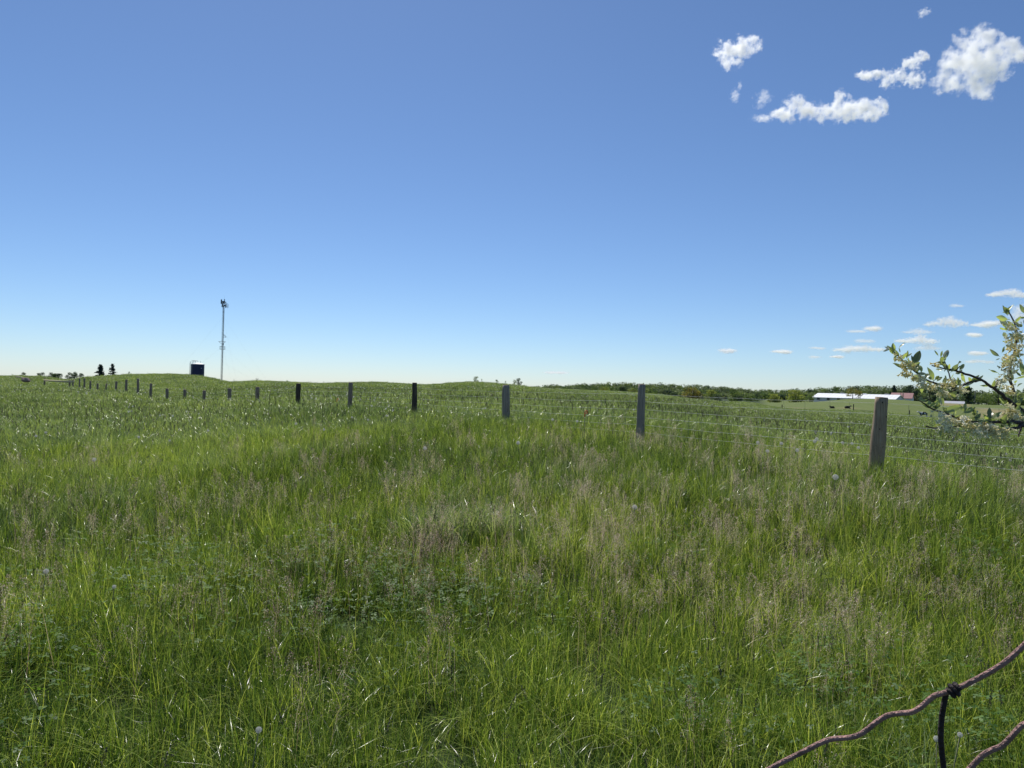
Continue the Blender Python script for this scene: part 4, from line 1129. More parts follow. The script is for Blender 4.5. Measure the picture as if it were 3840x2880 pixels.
for (px, yt, yb, dp, rr, lab) in ((3378, 1475, 1498, 400, 0.16, 'thin dark pole in front of the red roof, left one'), (3386.5, 1474, 1499, 398, 0.22, 'thicker dark pole in front of the red roof, right one'),
                              (3657, 1466, 1519, 400, 0.15, 'grey utility pole beside the tall cone shaped tree')):
    tp = at(px, yt, dp); g0 = gz1(tp[0], tp[1])
    e = empty('pole', (tp[0], tp[1], g0)); tag(e, lab, 'pole')
    MB().tube([(0, 0, -0.2), (0, 0, tp[2] - g0)], [rr * 1.15, rr], 10).build('pole_shaft', M_POLE if px < 3600 else M_MAST, e, smooth=True)
    if px > 3600: MB().box((-0.9, -0.06, tp[2] - g0 - 0.8), (0.9, 0.06, tp[2] - g0 - 0.65)).build('crossarm', M_POLE, e)
    else: MB().tube([(0, 0, tp[2] - g0), (0, 0, tp[2] - g0 + .12)], [rr * 1.1, rr * .3], 10).build('pole_cap', M_MAST, e)

# pasture fence posts at the edge of the mown pasture
for (px, yt, yb, lab) in ((2933, 1517, 1529, 'short black pasture post below the big bright tree'), (3201, 1515, 1539, 'black pasture post standing beside the lying calves'),
                         (3411, 1538, 1563, 'black pasture post just right of the thick tan fence post')):
    dp = 137.0; tp = at(px, yt, dp); g0 = gz1(tp[0], tp[1])
    me, ax, e1, e2 = post_mesh(np.array([tp[0], tp[1], g0 - .1]), tp, 0.085, 0.08, int(px), [M_POLE, M_POLE], sides=12, rings=6)
    o = link('pasture_post', me, loc=(tp[0], tp[1], g0 - .1)); tag(o, lab, 'post', 'black pasture posts')

# ------------------------------------------------------------------ cattle in the pasture
M_COW_B = plain('black_cowhide', (0.014, 0.012, 0.011), 0.75, var=0.4)
def cow_hide():
    mt, nt, out = new_mat('black_and_white_cowhide')
    tc = nd(nt, 'ShaderNodeTexCoord')
    f = noise(nt, 2.6, 2, 0.4, tc.outputs['Object'])
    c = ramp(nt, f, [(0.47, (0.015, 0.013, 0.012)), (0.50, (0.72, 0.70, 0.66))])
    b = nd(nt, 'ShaderNodeBsdfPrincipled', inp={'Roughness': 0.75}); nt.links.new(c, b.inputs['Base Color']); nt.links.new(b.outputs[0], out.inputs['Surface'])
    return mt
M_COW_BW = cow_hide()
def skin_body(name, V, E, Rd, mat_, parent):
    me = bpy.data.meshes.new(name); me.from_pydata(V, E, []); me.materials.append(mat_); me.update()
    o = link(name, me, parent)
    bm = bmesh.new(); bm.from_mesh(me); ly = bm.verts.layers.skin.verify()
    bm.verts.ensure_lookup_table()
    for i, v in enumerate(bm.verts):
        v[ly].radius = Rd[i]; v[ly].use_root = (i == 0)
    bm.to_mesh(me); bm.free()
    o.modifiers.new('skin', 'SKIN').use_smooth_shade = True
    o.modifiers.new('subsurf', 'SUBSURF').levels = 1
    o.modifiers['subsurf'].render_levels = 2
    return o
def calf(px, py, depth, lying, mat_, label, rz, sc):
    p = at(px, py, depth); g0 = gz1(p[0], p[1])
    e = empty('calf', (p[0], p[1], g0), rz); tag(e, label, 'calf', 'calves in the pasture')
    e.scale = (sc, sc, sc)
    dz = 0.0 if not lying else -0.40
    V = [(0, 0, .78 + dz), (-.38, 0, .80 + dz), (-.62, 0, .80 + dz), (.32, 0, .76 + dz), (.55, 0, .84 + dz), (.74, 0, 1.02 + dz), (.86, 0, 1.10 + dz), (1.05, 0, 1.00 + dz), (1.16, 0, .94 + dz)]
    Rd = [(.25, .30), (.23, .28), (.14, .18), (.21, .27), (.14, .18), (.10, .13), (.095, .12), (.075, .085), (.06, .06)]
    E = [(0, 1), (1, 2), (0, 3), (3, 4), (4, 5), (5, 6), (6, 7), (7, 8)]
    def leg(root, pts, rr):
        last = root
        for q, r_ in zip(pts, rr):
            V.append(q); Rd.append((r_, r_)); E.append((last, len(V) - 1)); last = len(V) - 1
    for s_ in (-1, 1):
        y = 0.17 * s_
        if lying:
            leg(3, [(.40, y * 1.3, .16), (.72, y * 1.4, .07), (.50, y * 1.5, .05)], (.09, .06, .045))
            leg(1, [(-.40, y * 1.6, .20), (-.10, y * 1.9, .08), (-.42, y * 2.0, .05)], (.12, .07, .045))
        else:
            leg(3, [(.40, y, .50), (.41, y, .28), (.40, y, .02)], (.085, .05, .045))
            leg(2, [(-.50, y, .58), (-.66, y, .32), (-.62, y, .02)], (.11, .05, .045))
    leg(6, [(.86, .14, 1.13 + dz), (.84, .24, 1.11 + dz)], (.045, .03)); leg(6, [(.86, -.14, 1.13 + dz), (.84, -.24, 1.11 + dz)], (.045, .03))
    leg(2, [(-.76, 0, .74 + dz), (-.80, 0, max(.1, .45 + dz))], (.03, .025))
    skin_body('body', V, E, Rd, mat_, e)
calf(3121, 1532, 150, True, M_COW_B, 'black calf lying in the pasture, left of two', R(195), 0.72)
calf(3178, 1529, 150, True, M_COW_B, 'black calf lying with head raised, beside the black pasture post', R(10), 0.85)
calf(3462, 1560, 130, False, M_COW_BW, 'black and white calf standing under the flowering branch', R(168), 0.95)

# ------------------------------------------------------------------ boulder and pole on the far left
M_GRAN = plain('pink_granite', (0.36, 0.25, 0.22), 0.85, 0, 0.35, 6, 0.6, 12)
bp = at(98, 1423, 72); g0 = gz1(bp[0], bp[1])
bm = bmesh.new(); bmesh.ops.create_icosphere(bm, subdivisions=4, radius=1.0)
for v in bm.verts:
    p = v.co.copy()
    n_ = fbm(np.array([p.x * 1.3 + 5]), np.array([p.y * 1.3 + p.z * 1.7 + 3]), 4, 4)[0] - .5
    v.co = Vector((p.x * 0.40, p.y * 0.30, p.z * 0.23)) * (1 + .45 * n_)
    if v.co.z < -0.05: v.co.x *= 1 - .25 * min(1, -v.co.z / .3)
me = bpy.data.meshes.new('boulder'); bm.to_mesh(me); bm.free(); me.materials.append(M_GRAN)
boulder = link('boulder', me, loc=(bp[0], bp[1], bp[2] - 0.06), rot=(0, .12, .4)); tag(boulder, 'pinkish granite boulder lying in the grass at the far left', 'boulder')
a_, b_ = at(60, 1411.5, 73), at(90, 1419, 72)
lg = MB().tube([Vector(a_) - Vector(b_), ((Vector(a_) - Vector(b_)) * .5 + Vector((0, 0, .01))), (0, 0, 0), (Vector(b_) - Vector(a_)) * .25], [0.05, 0.055, 0.06, 0.06], 9).build('log_pole', M_WOOD_GREY, loc=tuple(b_), smooth=True)
tag(lg, 'weathered wooden pole propped against the granite boulder', 'pole')
# ------------------------------------------------------------------ flowering shrub reaching in from the right
M_TWIG = plain('dark_twig_bark', (0.075, 0.05, 0.048), 0.75, 0, 0.4, 40, 0.4, 200)
M_TWIG_PALE = plain('pale_dead_twig', (0.30, 0.26, 0.21), 0.8, 0, 0.3, 40)
def olive_leaf():
    mt, nt, out = new_mat('silvery_olive_leaf')
    L = nt.links
    tc = nd(nt, 'ShaderNodeTexCoord'); oi = nd(nt, 'ShaderNodeObjectInfo'); geo = nd(nt, 'ShaderNodeNewGeometry')
    n1 = noise(nt, 90, 3, 0.6, tc.outputs['Object'])
    top = ramp(nt, mth(nt, 'MULTIPLY_ADD', oi.outputs['Random'], 0.7, mth(nt, 'MULTIPLY', n1, 0.3)), [(0.1, (0.09, 0.115, 0.075)), (0.5, (0.20, 0.245, 0.135)), (0.9, (0.31, 0.365, 0.16))])
    under = ramp(nt, n1, [(0.3, (0.32, 0.35, 0.27)), (0.7, (0.48, 0.50, 0.41))])
    col = mixc(nt, geo.outputs['Backfacing'], top, under)
    dif = nd(nt, 'ShaderNodeBsdfDiffuse'); tr = nd(nt, 'ShaderNodeBsdfTranslucent')
    L.new(col, dif.inputs[0]); L.new(mixc(nt, 1.0, top, (2.3, 2.3, 0.9), 'MULTIPLY'), tr.inputs[0])
    mx = nd(nt, 'ShaderNodeMixShader'); mx.inputs[0].default_value = 0.42
    L.new(dif.outputs[0], mx.inputs[1]); L.new(tr.outputs[0], mx.inputs[2])
    gl = nd(nt, 'ShaderNodeBsdfGlossy', inp={'Roughness': 0.3})
    m2 = nd(nt, 'ShaderNodeMixShader'); m2.inputs[0].default_value = 0.05
    L.new(mx.outputs[0], m2.inputs[1]); L.new(gl.outputs[0], m2.inputs[2]); L.new(m2.outputs[0], out.inputs['Surface'])
    return mt
M_OLEAF = olive_leaf()
def petal_mat():
    mt, nt, out = new_mat('cream_yellow_flower')
    oi = nd(nt, 'ShaderNodeObjectInfo'); tc = nd(nt, 'ShaderNodeTexCoord')
    f = mth(nt, 'MULTIPLY_ADD', oi.outputs['Random'], 0.5, mth(nt, 'MULTIPLY', noise(nt, 120, 2, 0.5, tc.outputs['Object']), 0.5))
    c = ramp(nt, f, [(0.2, (0.88, 0.76, 0.34)), (0.5, (0.93, 0.88, 0.58)), (0.8, (0.95, 0.93, 0.78))])
    d = nd(nt, 'ShaderNodeBsdfDiffuse'); t = nd(nt, 'ShaderNodeBsdfTranslucent'); m_ = nd(nt, 'ShaderNodeMixShader'); m_.inputs[0].default_value = 0.4
    nt.links.new(c, d.inputs[0]); nt.links.new(c, t.inputs[0]); nt.links.new(d.outputs[0], m_.inputs[1]); nt.links.new(t.outputs[0], m_.inputs[2]); nt.links.new(m_.outputs[0], out.inputs[0])
    return mt
M_PETAL = petal_mat()

def leaf_mesh(seed, wid):
    rg = np.random.default_rng(seed); n = 9; V = []; Fc = []
    curl, fold = rg.uniform(-0.35, 0.35), rg.uniform(0.15, 0.5)
    for i in range(n):
        t = i / (n - 1)
        w = wid * 0.5 * (math.sin(math.pi * t ** 0.85) ** 0.8 if 0 < t < 1 else 0.0) + (0.012 if i == 0 else 0)
        z = curl * t * t + 0.03 * math.sin(7 * t + seed)
        for s_ in (-1, -0.5, 0, 0.5, 1):
            V.append((t, w * s_, z + abs(s_) * w * fold + 0.02 * math.sin(9 * t + 3 * s_ + seed) * abs(s_)))
    for i in range(n - 1):
        for k in range(4): Fc.append((i * 5 + k, (i + 1) * 5 + k, (i + 1) * 5 + k + 1, i * 5 + k + 1))
    mb = MB(); mb.add(V, Fc)
    # short stalk
    mb.tube([(-0.12, 0, -0.02), (0.02, 0, 0)], 0.012, 5)
    return mb.mesh('leaf', M_OLEAF, True)
LEAF_N = [leaf_mesh(s, 0.25) for s in range(4)]; LEAF_W = [leaf_mesh(10 + s, 0.35) for s in range(4)]
def cluster_mesh(seed):
    rg = np.random.default_rng(seed); mb = MB()
    for q in range(int(rg.integers(5, 9))):
        d = rg.normal(size=3) * np.array([1, 1, .6]) + np.array([0, 0, -0.75]); d = Vector(d / np.linalg.norm(d))
        o0 = Vector(rg.normal(size=3) * 0.0035); L_ = rg.uniform(0.009, 0.014)
        mb.tube([o0, o0 + d * L_ * 0.35, o0 + d * L_ * 0.75, o0 + d * L_], [0.0007, 0.0009, 0.0016, 0.0022], 6, 0, True)
        a = d.orthogonal().normalized(); b = d.cross(a); tip = o0 + d * L_
        for k in range(4):
            r = a * math.cos(k * 1.571) + b * math.sin(k * 1.571); s_ = a * math.cos(k * 1.571 + 1.571) + b * math.sin(k * 1.571 + 1.571)
            mb.add([tip + r * 0.0015 - s_ * .0014, tip + r * 0.0015 + s_ * .0014, tip + r * 0.0052 + d * 0.001 + s_ * .0006, tip + r * .0052 + d * .001 - s_ * .0006], [(0, 1, 2, 3)])
    return mb.mesh('flower_cluster', M_PETAL, False)
CLUST = [cluster_mesh(s) for s in range(7)]

def Z5(x, y): return (3300 + x * .1537, 1260 + y * .1537)
def Z4(x, y): return (3600 + x * .229, 1120 + y * .229)
def Z6(x, y): return (3440 + x * .1808, 1460 + y * .1808)
root_px = (4230, 1760)
TW = {   # twig: (path in photograph pixels, depth at start, depth at end, radius start, radius end in m)
 'arm': ([root_px, (3960, 1640), (3840, 1545), (3786, 1507), (3765, 1487), (3733, 1459), (3712, 1447), (3677, 1423), (3607, 1398), (3576, 1388), (3537, 1381), (3494, 1370)], 1.95, 1.72, .0068, .0013, M_TWIG),
 'spur_up': ([(3731, 1457), (3735, 1440), (3744, 1424)], 1.82, 1.80, .004, .003, M_TWIG),
 'link': ([(3677, 1423), (3645, 1432), (3621, 1440), (3590, 1459)], 1.80, 1.76, .0035, .0028, M_TWIG),
 'upper': ([(3590, 1459), (3537, 1447), (3478, 1426), (3425, 1388), (3380, 1346), (3350, 1318), (3335, 1302)], 1.76, 1.66, .0030, .0009, M_TWIG),
 'tuft': ([(3590, 1459), (3566, 1425), (3558, 1400), (3545, 1362), (3538, 1340)], 1.76, 1.72, .0022, .0008, M_TWIG),
 'tuft2': ([(3585, 1389), (3595, 1378), (3600, 1372)], 1.74, 1.73, .0015, .0008, M_TWIG),
 'low_tuft': ([(3590, 1459), (3560, 1470), (3530, 1465), (3480, 1462)], 1.76, 1.70, .0018, .0008, M_TWIG),
 'upright': ([root_px, (3960, 1660), (3850, 1560), (3814, 1517), (3800, 1465), (3786, 1412), (3792, 1360), (3806, 1307), (3814, 1248), (3800, 1202), (3786, 1175), (3782, 1160)], 2.02, 1.78, .0055, .0010, M_TWIG),
 'edge': ([(3960, 1660), (3920, 1500), (3880, 1380), (3862, 1290), (3850, 1210), (3842, 1150)], 2.0, 1.85, .006, .0012, M_TWIG),
 'bough': ([root_px, (3980, 1625), (3840, 1587), (3793, 1582), (3733, 1583), (3675, 1585), (3614, 1576), (3556, 1554), (3494, 1532), (3467, 1514), (3449, 1503)], 1.90, 1.58, .006, .0010, M_TWIG),
 'bough_side': ([(3840, 1587), (3820, 1562), (3800, 1540), (3780, 1522)], 1.80, 1.74, .003, .0012, M_TWIG),
 'dead': ([root_px, (3960, 1620), (3840, 1597), (3820, 1603), (3774, 1608), (3729, 1614), (3684, 1612), (3639, 1605), (3603, 1597), (3552, 1603), (3498, 1605), (3472, 1596)], 1.88, 1.60, .0045, .0012, M_TWIG),
 'hang': ([(3592, 1612), (3590, 1620), (3581, 1634), (3574, 1648), (3570, 1657)], 1.64, 1.62, .0017, .0010, M_TWIG_PALE),
 'drop': ([(3829, 1601), (3823, 1623), (3818, 1638)], 1.76, 1.75, .003, .0012, M_TWIG),
 'snag': ([(3808, 1580), (3795, 1572), (3782, 1562)], 1.76, 1.74, .003, .0016, M_TWIG)}
rp = at(*root_px, 1.95)
shrub = empty('flowering_shrub', (rp[0] + 0.15, rp[1] + 0.1, gz1(rp[0] + .15, rp[1] + .1)))
tag(shrub, 'wild shrub branch with silvery green leaves and cream yellow blossoms at the right edge', 'shrub')
SO = np.array(shrub.location)
MB().tube(smoothpath([(0, 0, -0.1), (0.02, 0.03, 0.5), (-0.04, 0, 0.85), tuple(rp - SO)], 6), [0.022] * 6 + [0.019] * 7 + [0.013] * 6, 10).build('main_stem', M_TWIG, shrub, smooth=True)
TWO, TWP = {}, {}
for k, (path, d0, d1, r0, r1, mt_) in TW.items():
    x0, x1 = path[0], path[-1]
    cum = np.concatenate([[0], np.cumsum([math.hypot(path[i + 1][0] - path[i][0], path[i + 1][1] - path[i][1]) for i in range(len(path) - 1)])]); cum /= cum[-1]
    P = [at(px, py, d0 + (d1 - d0) * c) - SO for (px, py), c in zip(path, cum)]
    P = smoothpath(P, 5)
    rad = [r0 + (r1 - r0) * (i / (len(P) - 1)) ** 0.8 for i in range(len(P))]
    rgk = random.Random(k); P = [p + np.array([rgk.uniform(-1, 1), rgk.uniform(-1, 1), rgk.uniform(-1, 1)]) * rr * 0.35 for p, rr in zip(P, rad)]
    TWO[k] = MB().tube(P, rad, 8).build('branch', mt_, shrub, smooth=True)
    TWP[k] = (path, cum, d0, d1)
def nearest_twig(px, py):
    best = None
    for k, (path, cum, d0, d1) in TWP.items():
        if k in ('hang', 'drop', 'snag'): continue
        for i in range(len(path) - 1):
            a, b = np.array(path[i]), np.array(path[i + 1]); ab = b - a
            t = np.clip(((np.array([px, py]) - a) @ ab) / (ab @ ab), 0, 1); q = a + ab * t
            dd = np.hypot(*(q - np.array([px, py])))
            if best is None or dd < best[0]: best = (dd, k, d0 + (d1 - d0) * (cum[i] + (cum[i + 1] - cum[i]) * t), q)
    return best
LV = [(Z5, l) for l in [(370,400,170,235,0),(350,330,325,180,0),(470,290,605,120,0),(490,400,465,290,0),(600,530,500,370,1),(655,540,695,340,0),(690,500,770,430,0),(800,650,790,440,0),(840,660,920,470,1),(1010,880,935,610,1),(580,780,350,655,0),(650,750,820,705,0),
  (1110,1030,1220,850,1),(1300,1080,1210,770,1),(1340,1060,1490,950,1),(1390,1100,1530,970,1),(1420,480,1335,340,0),(1480,510,1490,340,1),(1560,540,1690,305,0),(1540,620,1390,480,1),(1560,620,1690,450,1),(1660,850,1510,610,1),(1680,830,1690,645,0),(1740,870,1850,720,0),(1880,820,1845,555,1),
  (1940,830,2080,650,0),(1850,920,1990,850,1),(1660,1080,1540,985,1),(1550,1190,1550,1040,1),(1950,1240,1860,1040,1),(1710,1340,1710,1180,1),(1530,830,1330,790,0),(1020,1390,1050,1170,1),(990,1090,835,1090,1),(1740,1200,1850,1190,1),(2000,1280,2200,1200,0),(2010,1090,2010,920,0),(700,640,690,520,0),(880,800,900,730,1),(1190,1000,1290,1080,0)]]
LV += [(Z4, l) for l in [(780,250,850,75,1),(770,260,705,110,0),(790,340,610,295,0),(770,440,610,310,1),(770,500,690,430,0),(760,525,660,485,0),(750,650,715,520,0),(770,720,705,650,1),(900,400,1000,305,1),(950,470,950,365,1),(980,460,1050,380,1),(640,940,480,835,1),(630,1230,460,1165,0),
  (1040,1230,990,1025,1),(690,880,720,790,0),(860,1180,930,1160,1),(1000,1270,910,1200,1),(850,1350,870,1270,1),(760,1370,610,1320,1),(1040,1250,975,1190,1),(1060,240,990,100,1),(770,930,800,840,0),(860,980,930,940,1),(640,1140,650,1060,0),(700,1040,640,1050,0),(650,980,590,1000,0),(940,1440,990,1380,1),(900,1390,930,1320,1),(1010,1560,950,1500,1),(740,1480,740,1390,0),(1020,820,1048,760,1),(860,620,880,540,1)]]
LV += [(Z6, l) for l in [(270,390,60,280,1),(430,390,420,150,1),(500,320,460,190,1),(540,330,535,180,0),(320,370,510,330,0),(590,450,810,360,1),(770,550,650,460,1),(800,520,780,400,0),(960,460,870,310,1),(970,460,1010,260,1),(960,490,1190,375,0),(1180,540,1180,390,0),(1210,570,1320,460,1),(730,600,910,530,0),
  (1230,670,1420,630,0),(1520,610,1480,450,1),(1500,620,1450,540,1),(1550,610,1750,535,1),(1600,720,1590,620,1),(1770,740,1780,590,1),(1880,770,1960,690,1),(1790,740,1900,700,1),(470,720,360,720,1),(740,820,610,870,0),(800,790,880,720,1),(1000,860,965,940,1),(1150,850,1060,900,0),(1240,840,1240,730,1),
  (1450,850,1370,920,1),(1810,300,1610,210,1),(1820,310,1880,220,1),(1960,330,1900,180,1),(2000,350,2020,140,0),(2030,340,2190,170,0),(2040,390,2140,240,0),(2160,520,2110,430,1),(280,580,310,500,1),(1330,690,1500,640,0),(1140,620,1160,560,1),(700,540,760,420,0)]]
rgl = random.Random(21)
for fn, (bx, by, tx, ty, wd) in LV:
    b = fn(bx, by); t = fn(tx, ty)
    dd, k, dep, q = nearest_twig(*b)
    B = at(*b, dep + rgl.uniform(-.012, .012)); T = at(*t, dep + rgl.uniform(-.03, .03))
    d = Vector(T - B); ln = d.length; d.normalize()
    view = Vector(B - np.array([0, 0, CZ])).normalized()
    nrm = (-view + Vector((rgl.uniform(-.6, .6), rgl.uniform(-.6, .6), rgl.uniform(-.4, .8)))).normalized()
    if rgl.random() < 0.2: nrm = -nrm
    y = nrm.cross(d).normalized(); z = d.cross(y)
    M = Matrix(((d.x * ln, y.x * ln, z.x * ln), (d.y * ln, y.y * ln, z.y * ln), (d.z * ln, y.z * ln, z.z * ln))).to_4x4()
    o = link('leaf', rgl.choice(LEAF_W if wd else LEAF_N), TWO[k])
    M.translation = Vector(B - SO)
    o.matrix_local = M
CL = [(Z5, c) for c in [(600,600),(560,700),(650,830),(740,920),(790,970),(700,750),(950,980),(900,1000),(1050,1110),(1010,1170),(1130,1200),(1270,1210),(1330,1200),(1490,1330),(1540,1310),(1620,1200),(1740,1110),(1700,1160),(1850,1250),(1900,1270),(1950,1400),(1620,1430),(2060,1320),(460,500),(700,680),(810,720),(620,900),(980,1050),(1080,1160),(1230,1250),(1500,1380),(1780,1060),(1400,560+140)]]
CL += [(Z4, c) for c in [(830,400),(850,450),(900,480),(800,620),(890,630),(950,560),(1000,640),(780,760),(820,780),(920,780),(980,760),(760,930),(830,920),(720,1060),(800,1040),(930,1040),(880,1060),(720,1280),(680,1300),(790,1230),(640,1360),(770,1450),(830,1520),(900,850),(960,900),(850,700),(750,1000),(860,1120),(780,1160),(740,1330),(820,1420),(900,1560),(1020,600),(870,540),(990,980)]]
CL += [(Z6, c) for c in [(480,510),(540,540),(600,560),(860,620),(930,600),(990,590),(740,680),(800,650),(1080,720),(1150,730),(1230,760),(560,780),(620,790),(740,850),(1200,880),(1290,890),(1450,800),(1500,740),(1540,870),(1600,900),(1700,890),(1760,900),(1830,850),(1430,780),(1560,780),(1880,420),(1920,450),(1950,510),(1860,330),(2020,530),(2130,600),(480,680),(1350,760),(1640,830),(900,660),(1120,690),(1500,830),(1390,730),(1980,560),(2090,560),(1720,830)]]
for fn, c in CL:
    p = fn(*c); dd, k, dep, q = nearest_twig(*p)
    s_ = rgl.uniform(0.7, 1.05) * (1.25 if k in ('bough', 'dead', 'bough_side') else 1.0)
    link('flower_cluster', rgl.choice(CLUST), TWO[k], tuple(at(*p, dep - rgl.uniform(0, .03)) - SO), (rgl.uniform(-.5, .5), rgl.uniform(-.5, .5), rgl.uniform(0, 6.28)), (s_, s_, s_))
# further small leaves along the leafy twigs
for k, cnt in (('upper', 26), ('bough', 24), ('upright', 34), ('tuft', 12), ('low_tuft', 10), ('dead', 7), ('bough_side', 8), ('edge', 10), ('arm', 10), ('link', 5)):
    path, cum, d0, d1 = TWP[k]
    for q in range(cnt):
        t = rgl.uniform(0.30 if k in ('bough', 'dead', 'upright', 'arm') else 0.05, 1.0); i = max(0, min(int(np.searchsorted(cum, t)) - 1, len(path) - 2))
        f = (t - cum[i]) / (cum[i + 1] - cum[i]); px = path[i][0] * (1 - f) + path[i + 1][0] * f; py = path[i][1] * (1 - f) + path[i + 1][1] * f
        dep = d0 + (d1 - d0) * t; a = rgl.uniform(0, 6.28); Lp = rgl.uniform(22, 40)
        B = at(px, py, dep); T = at(px + Lp * math.cos(a), py - Lp * abs(math.sin(a)) * (1 if rgl.random() < .75 else -1), dep + rgl.uniform(-.02, .02))
        d = Vector(T - B); ln = d.length; d.normalize(); view = Vector(B - np.array([0, 0, CZ])).normalized()
        nrm = (-view + Vector((rgl.uniform(-.7, .7), rgl.uniform(-.7, .7), rgl.uniform(-.3, .9)))).normalized()
        if rgl.random() < (0.08 if k in ('bough', 'dead') else 0.3): nrm = -nrm
        y = nrm.cross(d).normalized(); z = d.cross(y)
        M = Matrix(((d.x * ln, y.x * ln, z.x * ln), (d.y * ln, y.y * ln, z.y * ln), (d.z * ln, y.z * ln, z.z * ln))).to_4x4()
        M.translation = Vector(B - SO)
        o = link('leaf', rgl.choice(LEAF_N + LEAF_W), TWO[k]); o.matrix_local = M
# the rest of the shrub, standing just outside the picture
for q in range(7):
    a = rgl.uniform(-1.2, 1.9); L_ = rgl.uniform(0.45, 0.85); up = rgl.uniform(0.25, 0.8)
    s0 = Vector((0, 0, rgl.uniform(0.5, 1.0))); tip = s0 + Vector((L_ * math.cos(a) * .8 + .12, L_ * math.sin(a) * .8, up))
    pts = smoothpath([tuple(s0), tuple(s0.lerp(tip, .35) + Vector((0, 0, .08))), tuple(s0.lerp(tip, .7) + Vector((.03, 0, .07))), tuple(tip)], 5)
    br_ = MB().tube(pts, list(np.linspace(.007, .0012, len(pts))), 7).build('branch', M_TWIG, shrub, smooth=True)
    for w in range(16):
        p = Vector(pts[rgl.randrange(4, len(pts))])
        link('leaf', rgl.choice(LEAF_W + LEAF_N), br_, tuple(p), (rgl.uniform(-.6, .6), rgl.uniform(-1.3, .3), rgl.uniform(0, 6.28)), (rgl.uniform(.04, .06),) * 3)
        if w % 2: link('flower_cluster', rgl.choice(CLUST), br_, tuple(p - Vector((0, 0, .006))), (0, 0, rgl.uniform(0, 6.28)))
# leaves on the part of the shrub just outside the picture
for k in ('edge', 'upright', 'arm', 'bough'):
    path, cum, d0, d1 = TWP[k]
    for q in range(10):
        t = rgl.uniform(0.05, 0.42 if k != 'edge' else 0.95); i = min(int(np.searchsorted(cum, t)) - 1, len(path) - 2); i = max(i, 0)
        f = (t - cum[i]) / (cum[i + 1] - cum[i]); px = path[i][0] * (1 - f) + path[i + 1][0] * f; py = path[i][1] * (1 - f) + path[i + 1][1] * f
        if px < 3850: continue
        B = at(px, py, d0 + (d1 - d0) * t) - SO
        o = link('leaf', rgl.choice(LEAF_W), TWO[k], tuple(B), (rgl.uniform(-.6, .6), rgl.uniform(-1.4, 0), rgl.uniform(0, 6.28)), (0.055,) * 3)
# ------------------------------------------------------------------ dandelion clocks
M_STEMG = plain('dandelion_stem', (0.16, 0.17, 0.07), 0.6)
def solve_depth(px, py, h, d0=1.5, d1=150.0):
    """nearest depth at which the picture point stands h above the ground"""
    ds = np.exp(np.linspace(math.log(d0), math.log(d1), 500))
    P = np.array([at(px, py, d) for d in ds])
    dz = P[:, 2] - ground_z(P[:, 0], P[:, 1]) - h
    i = int(np.argmax(dz < 0))
    return float(ds[i]) if dz[i] < 0 else None
def puff_mesh():
    rg = np.random.default_rng(5); V = []; Q = []; mi = []
    n = 120; i_ = np.arange(n) + .5; ph = np.arccos(1 - 2 * i_ / n); th = math.pi * (1 + 5 ** .5) * i_
    D = np.stack([np.cos(th) * np.sin(ph), np.sin(th) * np.sin(ph), np.cos(ph)], -1)
    mb = MB()
    for d in D:
        d = Vector(d); a = d.orthogonal().normalized(); b = d.cross(a)
        c = d * 0.0185
        for k in range(3):
            t = k * 2.094 + rg.uniform(0, 1); r = a * math.cos(t) + b * math.sin(t); s_ = d.cross(r)
            mb.add([c - s_ * .0006, c + s_ * .0006, c + r * .0065 + d * .004 + s_ * .0011, c + r * .0065 + d * .004 - s_ * .0011], [(0, 1, 2, 3)])
        mb.add([d * .003 - a * .0003, d * .003 + a * .0003, c + a * .0003, c - a * .0003], [(0, 1, 2, 3)])
    return mb.mesh('seed_head', M_PUFF)
PUFF = puff_mesh()
G_D = 'dandelion clocks in the meadow'
DAND = [(2380, 1904, 0.8, 'large white dandelion clock right of centre in the near grass'), (3133, 1791, 1.0, 'white dandelion clock left of the foot of the thick tan post'),
  (353, 1725, 1.0, 'white dandelion clock alone in the left grass'), (3063, 1648, 1.0, 'upper of two touching dandelion clocks between the two thick posts'),
  (3055, 1656, 1.0, 'lower of two touching dandelion clocks between the two thick posts'), (3219, 1680, 0.9, 'round dandelion clock close left of the thick tan post'),
  (3687, 1690, 0.95, 'dandelion clock below the middle of the flowering branch'), (3774, 1703, 0.95, 'left of two dandelion clocks near the right edge'),
  (3788, 1727, 0.95, 'lower of two dandelion clocks near the right edge'), (2072, 1575, 0.9, 'dandelion clock left of the orange pigtail stake'),
  (2164, 1581, 0.9, 'dandelion clock just left below the orange pigtail stake'), (1943, 1662, 0.9, 'dandelion clock below the thick middle fence post'),
  (1594, 1682, 0.9, 'dandelion clock above the dark tussock'), (1110, 1590, 0.95, 'dandelion clock below the blackened fence post'),
  (1450, 1560, 0.9, 'dandelion clock left below the split dark post'), (428, 2203, 0.42, 'pale dandelion clock low on the left'),
  (172, 2146, 0.6, 'faded dandelion clock near the left edge'), (3512, 2775, 0.42, 'small ragged dandelion clock beside the rusty stay wire'),
  (970, 2742, 0.42, 'ragged dandelion clock near the bottom left'), (3600, 2760, .36, 'tiny pale dandelion clock just right of the rusty stay wire')]
far_d = [(3613, 1638), (3636, 1640), (3652, 1652), (3600, 1650), (3668, 1645), (3625, 1662)]
ORD = ['leftmost', 'second from left', 'third from left', 'fourth from left', 'fifth from left', 'sixth from left', 'seventh from left', 'rightmost']
def ordered(pts, s_, tail):
    pts = sorted(pts)
    return [(x, y, s_, (ORD[i] if i < len(pts) - 1 else 'rightmost') + ' of ' + tail) for i, (x, y) in enumerate(pts)]
DAND += ordered(far_d, 0.85, 'the dandelion clocks clustered below the flowering branch')
